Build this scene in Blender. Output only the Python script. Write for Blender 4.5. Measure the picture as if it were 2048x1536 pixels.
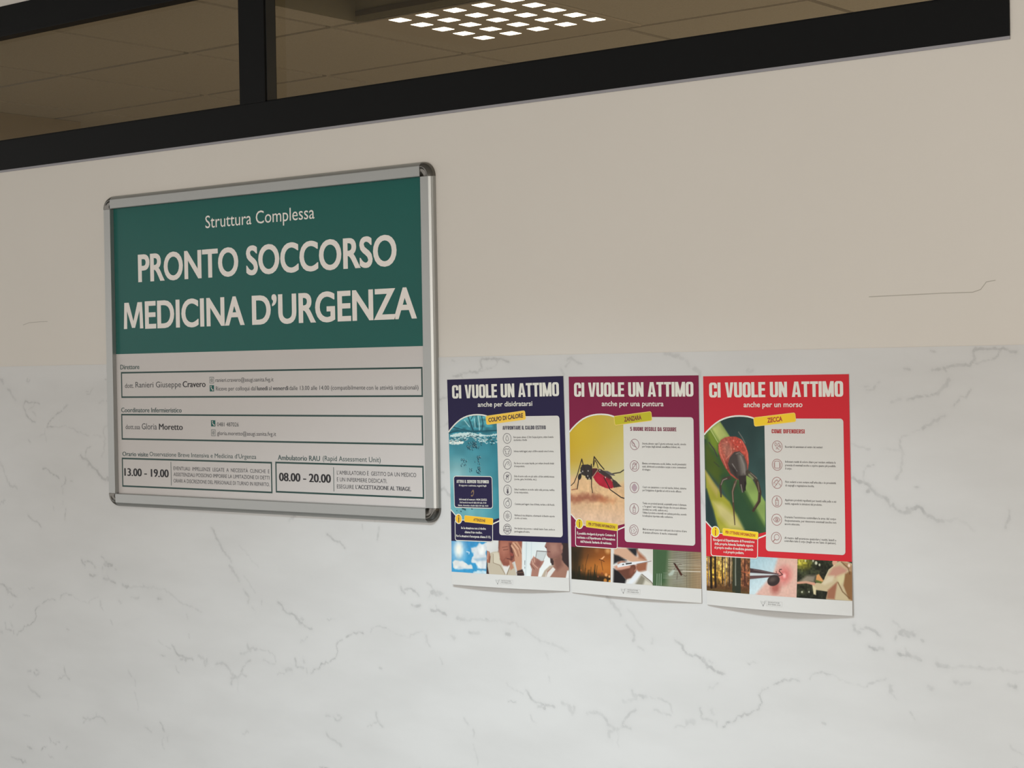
# Hospital corridor wall: framed department board and three health posters
# under a high dark-framed interior window.  Units: metres; wall face at y = 0,
# camera side at negative y, floor at z = 0.
import bpy, bmesh, math, random
import numpy as np
from mathutils import Vector, Matrix

for o in list(bpy.data.objects):
    bpy.data.objects.remove(o, do_unlink=True)
SC = bpy.context.scene
COL = SC.collection

# ------------------------------------------------------------------ camera
EYE = 1.60
YAW, PITCH, ROLL = 0.66914213, -0.010367, -0.01708628
cam_data = bpy.data.cameras.new('camera')
cam_data.sensor_width = 36.0
cam_data.lens = 3576.99 / 2048 * 36.0
cam_data.clip_start = 0.05
cam = bpy.data.objects.new('camera', cam_data)
COL.objects.link(cam)
_f = Vector((-math.sin(YAW) * math.cos(PITCH), math.cos(YAW) * math.cos(PITCH), math.sin(PITCH)))
_r = Vector((math.cos(YAW), math.sin(YAW), 0))
_u = _r.cross(_f)
_r2 = _r * math.cos(ROLL) + _u * math.sin(ROLL)
_u2 = _u * math.cos(ROLL) - _r * math.sin(ROLL)
cam.matrix_world = Matrix(((_r2.x, _u2.x, -_f.x, 0), (_r2.y, _u2.y, -_f.y, -2.79517),
                           (_r2.z, _u2.z, -_f.z, EYE), (0, 0, 0, 1)))
SC.camera = cam

# ------------------------------------------------------------------ light
world = bpy.data.worlds.new('daylight')
SC.world = world
world.use_nodes = True
wbg = world.node_tree.nodes['Background']
wbg.inputs[0].default_value = (1.0, 0.975, 0.94, 1)
wbg.inputs[1].default_value = 1.10


def area(name, loc, target, sx, sy, power, color):
    d = bpy.data.lights.new(name, 'AREA')
    d.shape = 'RECTANGLE'
    d.size, d.size_y = sx, sy
    d.energy = power
    d.color = color
    o = bpy.data.objects.new(name, d)
    COL.objects.link(o)
    o.location = loc
    o.rotation_euler = (Vector(target) - Vector(loc)).to_track_quat('-Z', 'Y').to_euler()
    return o


# recessed LED panels in the corridor ceiling (their louvres cut the light off towards the upper wall)
for loc, power in (((-2.1, -1.45, 2.55), 41), ((-4.6, -1.45, 2.55), 10)):
    lo = area('corridor_ceiling_lamp', loc, (loc[0], loc[1], 0), 0.4, 0.4, power, (0.77, 0.905, 1.0))
    lo.data.spread = math.radians(116)
# added soft fill light behind the viewer, not a known entrance
area('fill_light', (0.6, -3.6, 1.5), (-1.9, 0, 1.3), 1.6, 1.8, 42, (1.0, 0.96, 0.9))

SC.view_settings.view_transform = 'Standard'
SC.view_settings.look = 'None'
SC.view_settings.gamma = 1
SC.view_settings.use_curve_mapping = False
SC.view_settings.exposure = 0.0


# ------------------------------------------------------------------ helpers
def lin(c):
    c = c / 255.0
    return c / 12.92 if c <= 0.04045 else ((c + 0.055) / 1.055) ** 2.4


KPRINT = 0.84      # print albedo = tone as seen / how strongly the wall is lit


def ink(r, g, b, k=KPRINT):
    return tuple(min(0.88, max(0.0, (lin(v) - 0.004) / k)) for v in (r, g, b))


MATS = {}


def mat(name, color=(0.8, 0.8, 0.8), rough=0.5, metal=0.0, spec=0.5, coat=0.0, coat_rough=0.05):
    if name in MATS:
        return MATS[name]
    m = bpy.data.materials.new(name)
    m.use_nodes = True
    b = m.node_tree.nodes['Principled BSDF']
    b.inputs['Base Color'].default_value = (*color, 1)
    b.inputs['Roughness'].default_value = rough
    b.inputs['Metallic'].default_value = metal
    b.inputs['Specular IOR Level'].default_value = spec
    b.inputs['Coat Weight'].default_value = coat
    b.inputs['Coat Roughness'].default_value = coat_rough
    MATS[name] = m
    return m


def nodes(m):
    return m.node_tree.nodes, m.node_tree.links, m.node_tree.nodes['Principled BSDF']


def empty(name, loc, label=None, cat=None, group=None, kind=None):
    o = bpy.data.objects.new(name, None)
    o.empty_display_size = 0.05
    COL.objects.link(o)
    o.location = loc
    props(o, label, cat, group, kind)
    return o


def props(o, label=None, cat=None, group=None, kind=None):
    for k, v in (('label', label), ('category', cat), ('group', group), ('kind', kind)):
        if v:
            o[k] = v
    return o


def place(o, parent):
    """parent without moving"""
    if parent is not None:
        o.parent = parent
        off = Vector(parent.location) if parent.type == 'EMPTY' else Vector((0, 0, 0))   # meshes carry world coordinates
        o.matrix_parent_inverse = Matrix.Translation(-off)
    return o


def obj(name, me, material=None, parent=None):
    if material is not None:
        me.materials.append(material)
    o = bpy.data.objects.new(name, me)
    COL.objects.link(o)
    return place(o, parent)


def mesh(name, verts, faces):
    me = bpy.data.meshes.new(name)
    me.from_pydata([tuple(v) for v in verts], [], faces)
    me.update()
    return me


def boxes(name, lst, bevel=0.0):
    """one mesh of axis-aligned boxes (x0,x1,y0,y1,z0,z1)"""
    bm = bmesh.new()
    for x0, x1, y0, y1, z0, z1 in lst:
        r = bmesh.ops.create_cube(bm, size=1)
        bmesh.ops.scale(bm, vec=(x1 - x0, y1 - y0, z1 - z0), verts=r['verts'])
        bmesh.ops.translate(bm, vec=((x0 + x1) / 2, (y0 + y1) / 2, (z0 + z1) / 2), verts=r['verts'])
    if bevel:
        bmesh.ops.bevel(bm, geom=bm.edges[:], offset=bevel, segments=2, profile=0.6, affect='EDGES')
    me = bpy.data.meshes.new(name)
    bm.to_mesh(me)
    bm.free()
    return me


# ---- flat prints: polygons in millimetres (u right, v down) mapped onto a sheet
class Sheet:
    def __init__(self, origin, rot=0.0, lift=0.0015, bend=None, step=0.00014):
        self.o, self.rot, self.lift, self.bend, self.step = origin, rot, lift, bend, step

    def map(self, u, v, n=0):
        u = np.asarray(u, float)
        v = np.asarray(v, float)
        c, s = math.cos(self.rot), math.sin(self.rot)
        x = self.o[0] + (u * c + v * s) / 1000
        z = self.o[1] + (u * s - v * c) / 1000
        d = self.lift + n * self.step
        y = -(d + (self.bend(u, v) if self.bend else 0 * u))
        return np.stack([x, y, z], -1)


class Poly(list):
    """a polygon with a lift of its own, so that overlapping strokes never share a plane"""
    dn = 0.0
    ring = False


def lifted(polys, k=0.07, m=6):
    out = []
    for i, p in enumerate(polys):
        q = Poly(p)
        q.dn = p.dn if getattr(p, 'ring', False) else getattr(p, 'dn', 0.0) + k * (2 + i % m)
        out.append(q)
    return out


def flat(name, sheet, polys, n, material, parent, cut=None):
    """polys: list of point lists in mm.  cut: grid spacing so that large polygons follow a curved sheet"""
    vs, fs, dn = [], [], []
    for p in polys:
        a = len(vs)
        vs += [(float(x), float(y)) for x, y in p]
        dn += [getattr(p, 'dn', 0.0)] * len(p)
        fs.append(list(range(a, a + len(p))))
    if cut and sheet.bend:
        bm = bmesh.new()
        bv = [bm.verts.new((x, y, 0)) for x, y in vs]
        for f in fs:
            try:
                bm.faces.new([bv[i] for i in f])
            except ValueError:
                pass
        bmesh.ops.triangulate(bm, faces=bm.faces[:])
        xs = [v.co.x for v in bm.verts]
        ys = [v.co.y for v in bm.verts]
        lo = max(min(ys), 215)
        if max(ys) > lo:
            for t in np.arange(math.floor(lo / cut) * cut, max(ys), cut):
                bmesh.ops.bisect_plane(bm, geom=bm.verts[:] + bm.edges[:] + bm.faces[:], plane_co=(0, t, 0), plane_no=(0, 1, 0))
            for t in np.arange(math.ceil(min(xs) / cut) * cut, max(xs), cut):
                bmesh.ops.bisect_plane(bm, geom=bm.verts[:] + bm.edges[:] + bm.faces[:], plane_co=(t, 0, 0), plane_no=(1, 0, 0))
        bm.verts.index_update()
        vs = [(v.co.x, v.co.y) for v in bm.verts]
        dn = [0.0] * len(vs)
        fs = [[v.index for v in f.verts] for f in bm.faces]
        bm.free()
    A = np.array(vs)
    W = sheet.map(A[:, 0], A[:, 1], n + np.array(dn))
    me = mesh(name, W.tolist(), fs)
    # face the viewer (-y)
    me.update()
    bm = bmesh.new()
    bm.from_mesh(me)
    flip = [f for f in bm.faces if f.normal.y > 0]
    if flip:
        bmesh.ops.reverse_faces(bm, faces=flip)
    bm.to_mesh(me)
    bm.free()
    return obj(name, me, material, parent)


def rect(u0, v0, u1, v1):
    return [(u0, v0), (u1, v0), (u1, v1), (u0, v1)]


def rrect(u0, v0, u1, v1, r, seg=6, corners=(1, 1, 1, 1)):
    pts = []
    for i, (cx, cy, a0) in enumerate(((u0 + r, v0 + r, 180), (u1 - r, v0 + r, 270), (u1 - r, v1 - r, 0), (u0 + r, v1 - r, 90))):
        if not corners[i]:
            pts.append([(u0, v0), (u1, v0), (u1, v1), (u0, v1)][i])
            continue
        for k in range(seg + 1):
            a = math.radians(a0 + 90 * k / seg)
            pts.append((cx + r * math.cos(a), cy + r * math.sin(a)))
    return pts


def ellipse(cx, cy, rx, ry=None, seg=28, rot=0.0):
    ry = rx if ry is None else ry
    c, s = math.cos(rot), math.sin(rot)
    out = []
    for k in range(seg):
        a = 2 * math.pi * k / seg
        x, y = rx * math.cos(a), ry * math.sin(a)
        out.append((cx + x * c - y * s, cy + x * s + y * c))
    return out


def ringpoly(cx, cy, r0, r1, seg=36):
    out = []
    for k in range(seg):
        a, b = 2 * math.pi * k / seg, 2 * math.pi * (k + 1) / seg
        out.append([(cx + r * math.cos(t), cy + r * math.sin(t)) for r, t in ((r1, a), (r1, b), (r0, b), (r0, a))])
    return out


def stroke(pts, w, closed=False):
    """polyline as a chain of quads (mitred)"""
    P = [np.array(p, float) for p in pts]
    n = len(P)
    L, R = [], []
    for i in range(n):
        a = P[i - 1] if (i > 0 or closed) else None
        b = P[(i + 1) % n] if (i < n - 1 or closed) else None
        d1 = (P[i] - a) if a is not None else (b - P[i])
        d2 = (b - P[i]) if b is not None else d1
        d1 = d1 / (np.linalg.norm(d1) + 1e-9)
        d2 = d2 / (np.linalg.norm(d2) + 1e-9)
        t = d1 + d2
        t = t / (np.linalg.norm(t) + 1e-9)
        nn = np.array((-t[1], t[0]))
        m = w / 2 / max(0.45, abs(nn @ np.array((-d1[1], d1[0]))))
        L.append(P[i] + nn * m)
        R.append(P[i] - nn * m)
    q = []
    for i in range(n if closed else n - 1):
        j = (i + 1) % n
        q.append([tuple(L[i]), tuple(L[j]), tuple(R[j]), tuple(R[i])])
    return q


def outline(pts, w):
    return stroke(pts, w, closed=True)


# ---- lettering with Blender's built-in font
_tc = {}


def glyphs(text, offset=0.0, res=3):
    key = (text, offset, res)
    if key in _tc:
        return _tc[key]
    c = bpy.data.curves.new('lettering', 'FONT')
    c.body = text
    c.offset = offset
    c.resolution_u = res
    o = bpy.data.objects.new('lettering', c)
    COL.objects.link(o)
    dg = bpy.context.evaluated_depsgraph_get()
    me = bpy.data.meshes.new_from_object(o.evaluated_get(dg))
    V = np.array([v.co[:2] for v in me.vertices]).reshape(-1, 2)
    F = [list(p.vertices) for p in me.polygons]
    bpy.data.objects.remove(o, do_unlink=True)
    bpy.data.curves.remove(c)
    bpy.data.meshes.remove(me)
    _tc[key] = (V, F)
    return V, F


CAP = None


def text(txt, u0, u1, base, cap, offset=0.0, res=3, shear=0.0, rise=0.0, center=None, bold=0.0):
    """polygons of a line of text from u0 to u1 (mm), baseline at v = base, capital height cap.
    rise: slope of the line (positive climbs to the right)"""
    global CAP
    if CAP is None:
        hv, _ = glyphs('H', 0.0, 2)
        CAP = hv[:, 1].max() - hv[:, 1].min()
    V, F = glyphs(txt, offset, res)
    x0, x1 = V[:, 0].min(), V[:, 0].max()
    s = cap / CAP
    if center is not None:
        wd = u1 - u0 if u1 is not None else (x1 - x0) * s
        u0, u1 = center - wd / 2, center + wd / 2
    x = V[:, 0] + V[:, 1] * shear
    x0, x1 = x.min(), x.max()
    U = u0 + (x - x0) / (x1 - x0) * (u1 - u0)
    Y = base - V[:, 1] * s - (U - u0) * rise
    if not bold:
        return [[(U[i], Y[i]) for i in f] for f in F]
    out = []
    for k, d in enumerate((-bold, 0.0, bold)):
        for f in F:
            p = Poly((U[i] + d, Y[i]) for i in f)
            p.dn = 0.1 * k
            out.append(p)
    return out


# ---- heavy condensed capitals for the poster headlines (built glyph by glyph, unit height, y up)
def _ring(x0, y0, x1, y1, sx, sy, ro, ri, keep=None, seg=5):
    ri = max(0.004, min(ri, (x1 - x0) / 2 - sx - 0.004, (y1 - y0) / 2 - sy - 0.004))
    def path(a0, b0, a1, b1, r):
        pts = []
        N = 4
        cs = ((a1 - r, b1 - r, 0), (a0 + r, b1 - r, 90), (a0 + r, b0 + r, 180), (a1 - r, b0 + r, 270))
        for i, (cx, cy, st) in enumerate(cs):
            arc = [(cx + r * math.cos(math.radians(st + 90 * k / seg)), cy + r * math.sin(math.radians(st + 90 * k / seg))) for k in range(seg + 1)]
            pts += arc
            nx = cs[(i + 1) % 4]
            e = (nx[0] + r * math.cos(math.radians(nx[2])), nx[1] + r * math.sin(math.radians(nx[2])))
            s = arc[-1]
            M = 10
            pts += [(s[0] + (e[0] - s[0]) * k / M, s[1] + (e[1] - s[1]) * k / M) for k in range(1, M)]
        return pts
    A = path(x0, y0, x1, y1, ro)
    B = path(x0 + sx, y0 + sy, x1 - sx, y1 - sy, ri)
    out = []
    n = len(A)
    for i in range(n):
        j = (i + 1) % n
        q = [A[i], A[j], B[j], B[i]]
        cx = sum(p[0] for p in q) / 4
        cy = sum(p[1] for p in q) / 4
        if keep is None or keep(cx, cy):
            q = Poly(q)
            q.dn, q.ring = (0.03 if y0 > 0 else 0.0), True
            out.append(q)
    return out


def _cup(w, s, b, ro, ri, seg=6):
    """U shape in one strip of quads"""
    ri = max(0.004, min(ri, w / 2 - s - 0.004))
    A, B_ = [(0, 1)], [(s, 1)]
    for cx, st in ((0, 180), (1, 270)):
        for k in range(seg + 1):
            a = math.radians(st + 90 * k / seg)
            A.append(((ro if cx == 0 else w - ro) + ro * math.cos(a), ro + ro * math.sin(a)))
            B_.append(((s + ri if cx == 0 else w - s - ri) + ri * math.cos(a), b + ri + ri * math.sin(a)))
    A.append((w, 1))
    B_.append((w - s, 1))
    return [[A[i], A[i + 1], B_[i + 1], B_[i]] for i in range(len(A) - 1)]


def heavy(ch, s=0.235, w=0.62, b=0.165):
    B = lambda x0, y0, x1, y1: [(x0, y0), (x1, y0), (x1, y1), (x0, y1)]
    ro, ri = 0.2, 0.07
    if ch == ' ':
        return 0.26, []
    if ch in 'I1':
        return s, [B(0, 0, s, 1)]
    if ch == 'L':
        return 0.5, [B(0, 0, s, 1), B(s, 0, 0.5, b)]
    if ch in 'EF':
        r = [B(0, 0, s, 1), B(s, 1 - b, 0.52, 1), B(s, 0.43, 0.49, 0.43 + b * 0.95)]
        if ch == 'E':
            r.append(B(s, 0, 0.52, b))
        return 0.52, r
    if ch == 'T':
        w = 0.58
        return w, [B(0, 1 - b, w, 1), B(w / 2 - s / 2, 0, w / 2 + s / 2, 1 - b)]
    if ch in 'OQ0':
        return w, _ring(0, 0, w, 1, s, b * 0.9, ro, ri)
    if ch == 'D':
        return w, _ring(0, 0, w, 1, s, b, ro, ri) + [B(0, 0, s, 1)]
    if ch in 'CG':
        r = _ring(0, 0, w, 1, s, b * 0.9, ro, ri, lambda x, y: not (x > w - s and 0.39 < y < 0.63))
        if ch == 'G':
            r += [B(w - s, 0.02, w, 0.5), B(w * 0.52, 0.38, w, 0.5)]
        return w, r
    if ch == 'U':
        return w, _cup(w, s, b * 0.9, ro, ri)
    if ch == 'V':
        w = 0.66
        return w, [[(0, 1), (s, 1), (w / 2, 0.22), (w / 2, 0), (w / 2 - s * 0.62, 0)], [(w, 1), (w - s, 1), (w / 2, 0.22), (w / 2, 0), (w / 2 + s * 0.62, 0)]]
    if ch == 'A':
        w = 0.68
        return w, [[(0, 0), (s, 0), (w / 2, 0.8), (w / 2, 1), (w / 2 - s * 0.62, 1)], [(w, 0), (w - s, 0), (w / 2, 0.8), (w / 2, 1), (w / 2 + s * 0.62, 1)], B(s * 0.7, 0.16, w - s * 0.7, 0.3)]
    if ch == 'N':
        return w, [B(0, 0, s * 0.92, 1), B(w - s * 0.92, 0, w, 1), [(0, 1), (s * 1.0, 1), (w, 0), (w - s, 0)]]
    if ch == 'M':
        w = 0.82
        return w, [B(0, 0, s * 0.92, 1), B(w - s * 0.92, 0, w, 1), [(0, 1), (s * 1.05, 1), (w / 2 + s * 0.42, 0), (w / 2 - s * 0.42, 0)], [(w, 1), (w - s * 1.05, 1), (w / 2 - s * 0.42, 0), (w / 2 + s * 0.42, 0)]]
    if ch in 'PR':
        r = [B(0, 0, s, 1)] + _ring(0, 0.38, w, 1, s, b * 0.85, 0.2, 0.05)
        if ch == 'R':
            r.append([(w * 0.38, 0.5), (w * 0.72, 0.5), (w, 0), (w - s, 0)])
        return w, r
    if ch == 'B':
        return w, [B(0, 0, s, 1)] + _ring(0, 0.44, w, 1, s, b * 0.8, 0.17, 0.05) + _ring(0, 0, w, 0.56, s, b * 0.8, 0.17, 0.05)
    if ch == '5':
        return w, [B(0, 1 - b, w * 0.94, 1), B(0, 0.44, s, 1 - b)] + _ring(0, 0, w, 0.62, s, b * 0.85, 0.18, 0.05, lambda x, y: not (x < s and 0.26 < y < 0.5))
    if ch == 'S':
        return w, _ring(0, 0.43, w, 1, s, b * 0.85, 0.18, 0.05, lambda x, y: not (x > w - s and y < 0.72)) + _ring(0, 0, w, 0.575, s, b * 0.85, 0.18, 0.05, lambda x, y: not (x < s and y > 0.3))
    if ch == 'Z':
        w = 0.55
        return w, [B(0, 0, w, b), B(0, 1 - b, w, 1), [(0, b), (s * 1.1, b), (w, 1 - b), (w - s * 1.1, 1 - b)]]
    return 0.3, []


def heavytext(txt, u0, u1, base, cap, gap=0.045, s=0.235, b=0.165):
    x = 0.0
    P = []
    for ch in txt:
        w, ps = heavy(ch, s, 0.62, b)
        for p in ps:
            q = Poly((x + a, c) for a, c in p)
            q.dn, q.ring = getattr(p, 'dn', 0.0), getattr(p, 'ring', False)
            P.append(q)
        x += w + gap
    x -= gap
    k = (u1 - u0) / x
    Q = []
    for p in P:
        q = Poly((u0 + a * k, base - c * cap) for a, c in p)
        q.dn, q.ring = getattr(p, 'dn', 0.0), getattr(p, 'ring', False)
        Q.append(q)
    return lifted(Q, 0.025)


# ---- printed photographs: painted procedurally on a fine grid of the paper
def warp(k, pts):
    h = HOM[k]
    out = []
    for x, y in pts:
        d = h[6] * x + h[7] * y + 1
        out.append(((h[0] * x + h[1] * y + h[2]) / d, (h[3] * x + h[4] * y + h[5]) / d))
    return out


def vnoise(U, V, scale, seed):
    rs = np.random.RandomState(seed)
    G = rs.rand(64, 64)
    x, y = U / scale, V / scale
    xi, yi = np.floor(x).astype(int), np.floor(y).astype(int)
    fx, fy = x - xi, y - yi
    fx, fy = fx * fx * (3 - 2 * fx), fy * fy * (3 - 2 * fy)
    g = lambda a, b: G[a % 64, b % 64]
    return (g(xi, yi) * (1 - fx) + g(xi + 1, yi) * fx) * (1 - fy) + (g(xi, yi + 1) * (1 - fx) + g(xi + 1, yi + 1) * fx) * fy


class Art:
    def __init__(self, u0, v0, u1, v1, key, base, step=0.62):
        self.r = (u0, v0, u1, v1)
        self.nu, self.nv = int((u1 - u0) / step) + 2, int((v1 - v0) / step) + 2
        self.V, self.U = np.meshgrid(np.linspace(v0, v1, self.nv), np.linspace(u0, u1, self.nu), indexing='ij')
        self.I = np.zeros((self.nv, self.nu, 3)) + np.array(base, float)
        self.key = key
        self.seed = 1

    def q(self, pts):
        return np.array(warp(self.key, pts))

    def mix(self, a, col):
        self.I = self.I * (1 - a[..., None]) + np.array(col, float) * a[..., None]

    def grad(self, p0, p1, c0, c1, alpha=1.0, mask=None):
        a, b = self.q([p0, p1])
        d = b - a
        t = np.clip(((self.U - a[0]) * d[0] + (self.V - a[1]) * d[1]) / (d @ d), 0, 1)[..., None]
        c = np.array(c0, float) * (1 - t) + np.array(c1, float) * t
        m = np.full(self.U.shape, float(alpha)) if mask is None else mask * alpha
        self.I = self.I * (1 - m[..., None]) + c * m[..., None]

    def sdf(self, P):
        d2 = np.full(self.U.shape, 1e9)
        ins = np.zeros(self.U.shape, bool)
        n = len(P)
        for i in range(n):
            a, b = P[i], P[(i + 1) % n]
            e = b - a
            wx, wy = self.U - a[0], self.V - a[1]
            t = np.clip((wx * e[0] + wy * e[1]) / (e @ e + 1e-12), 0, 1)
            d2 = np.minimum(d2, (wx - e[0] * t) ** 2 + (wy - e[1] * t) ** 2)
            c = (a[1] > self.V) != (b[1] > self.V)
            xx = a[0] + (self.V - a[1]) / (b[1] - a[1] + 1e-12) * e[0]
            ins ^= c & (self.U < xx)
        return np.where(ins, -1, 1) * np.sqrt(d2)

    def mask(self, pts, soft=0.6, rough=0.0):
        s = self.sdf(self.q(pts))
        if rough:
            self.seed += 1
            s = s + (vnoise(self.U + 500, self.V + 500, rough * 2.2, self.seed) - 0.5) * rough * 2
        return np.clip(0.5 - s / (2 * soft), 0, 1)

    def poly(self, pts, col, soft=0.6, alpha=1.0, rough=0.0):
        self.mix(self.mask(pts, soft, rough) * alpha, col)

    def line(self, pts, w, col, soft=0.5, alpha=1.0, w1=None):
        P = self.q(pts)
        a = np.zeros(self.U.shape)
        n = len(P) - 1
        w1 = w if w1 is None else w1
        for i in range(n):
            p, e = P[i], P[i + 1] - P[i]
            wx, wy = self.U - p[0], self.V - p[1]
            t = np.clip((wx * e[0] + wy * e[1]) / (e @ e + 1e-12), 0, 1)
            d = np.sqrt((wx - e[0] * t) ** 2 + (wy - e[1] * t) ** 2)
            ww = w + (w1 - w) * (i + t) / n
            a = np.maximum(a, np.clip(0.5 - (d - ww / 2) / (2 * soft), 0, 1))
        self.mix(a * alpha, col)

    def ell(self, c, rx, ry, col, rot=0.0, soft=0.6, alpha=1.0, mask=None):
        """radii in mm"""
        c = self.q([c])[0]
        co, si = math.cos(rot), math.sin(rot)
        x, y = self.U - c[0], self.V - c[1]
        X, Y = x * co + y * si, -x * si + y * co
        k = np.sqrt((X / rx) ** 2 + (Y / ry) ** 2)
        d = (k - 1) * min(rx, ry)
        self.mix(np.clip(0.5 - d / (2 * soft), 0, 1) * alpha * (1.0 if mask is None else mask), col)

    def noise(self, scale, amp, seed, mask=None, stretch=(1, 1)):
        n = vnoise(self.U * stretch[0] + 300, self.V * stretch[1] + 300, scale, seed) - 0.5
        if mask is not None:
            n = n * mask
        self.I = np.clip(self.I * (1 + amp * n[..., None]), 0, 255)

    def build(self, name, sheet, n, parent, clip=None):
        W = sheet.map(self.U.ravel(), self.V.ravel(), n)
        nu, nv = self.nu, self.nv
        i = np.arange(nu * nv).reshape(nv, nu)
        q = np.stack([i[:-1, :-1], i[1:, :-1], i[1:, 1:], i[:-1, 1:]], -1).reshape(-1, 4)
        me = grid_mesh(name, W, q)
        c = np.clip(self.I.reshape(-1, 3), 0, 255) / 255
        l = np.where(c <= 0.04045, c / 12.92, ((c + 0.055) / 1.055) ** 2.4)
        l = np.clip((l - 0.004) / KPRINT, 0, 0.88)
        at = me.attributes.new('print', 'FLOAT_COLOR', 'POINT')
        at.data.foreach_set('color', np.concatenate([l, np.ones((len(l), 1))], 1).astype(np.float32).ravel())
        return obj(name, me, photo_material(), parent)


def grid_mesh(name, W, q):
    me = bpy.data.meshes.new(name)
    me.vertices.add(len(W))
    me.vertices.foreach_set('co', np.asarray(W, np.float32).ravel())
    me.loops.add(q.size)
    me.loops.foreach_set('vertex_index', q.astype(np.int32).ravel())
    me.polygons.add(len(q))
    me.polygons.foreach_set('loop_start', np.arange(0, q.size, 4, dtype=np.int32))
    me.update(calc_edges=True)
    me.validate()
    me.polygons.foreach_set('use_smooth', np.zeros(len(me.polygons), dtype=bool))
    return me


def photo_material():
    if 'printed_photo' in MATS:
        return MATS['printed_photo']
    m = mat('printed_photo', rough=0.35, spec=0.2)
    N, L, b = nodes(m)
    a = N.new('ShaderNodeAttribute')
    a.attribute_name = 'print'
    L.new(a.outputs['Color'], b.inputs['Base Color'])
    return m



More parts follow.
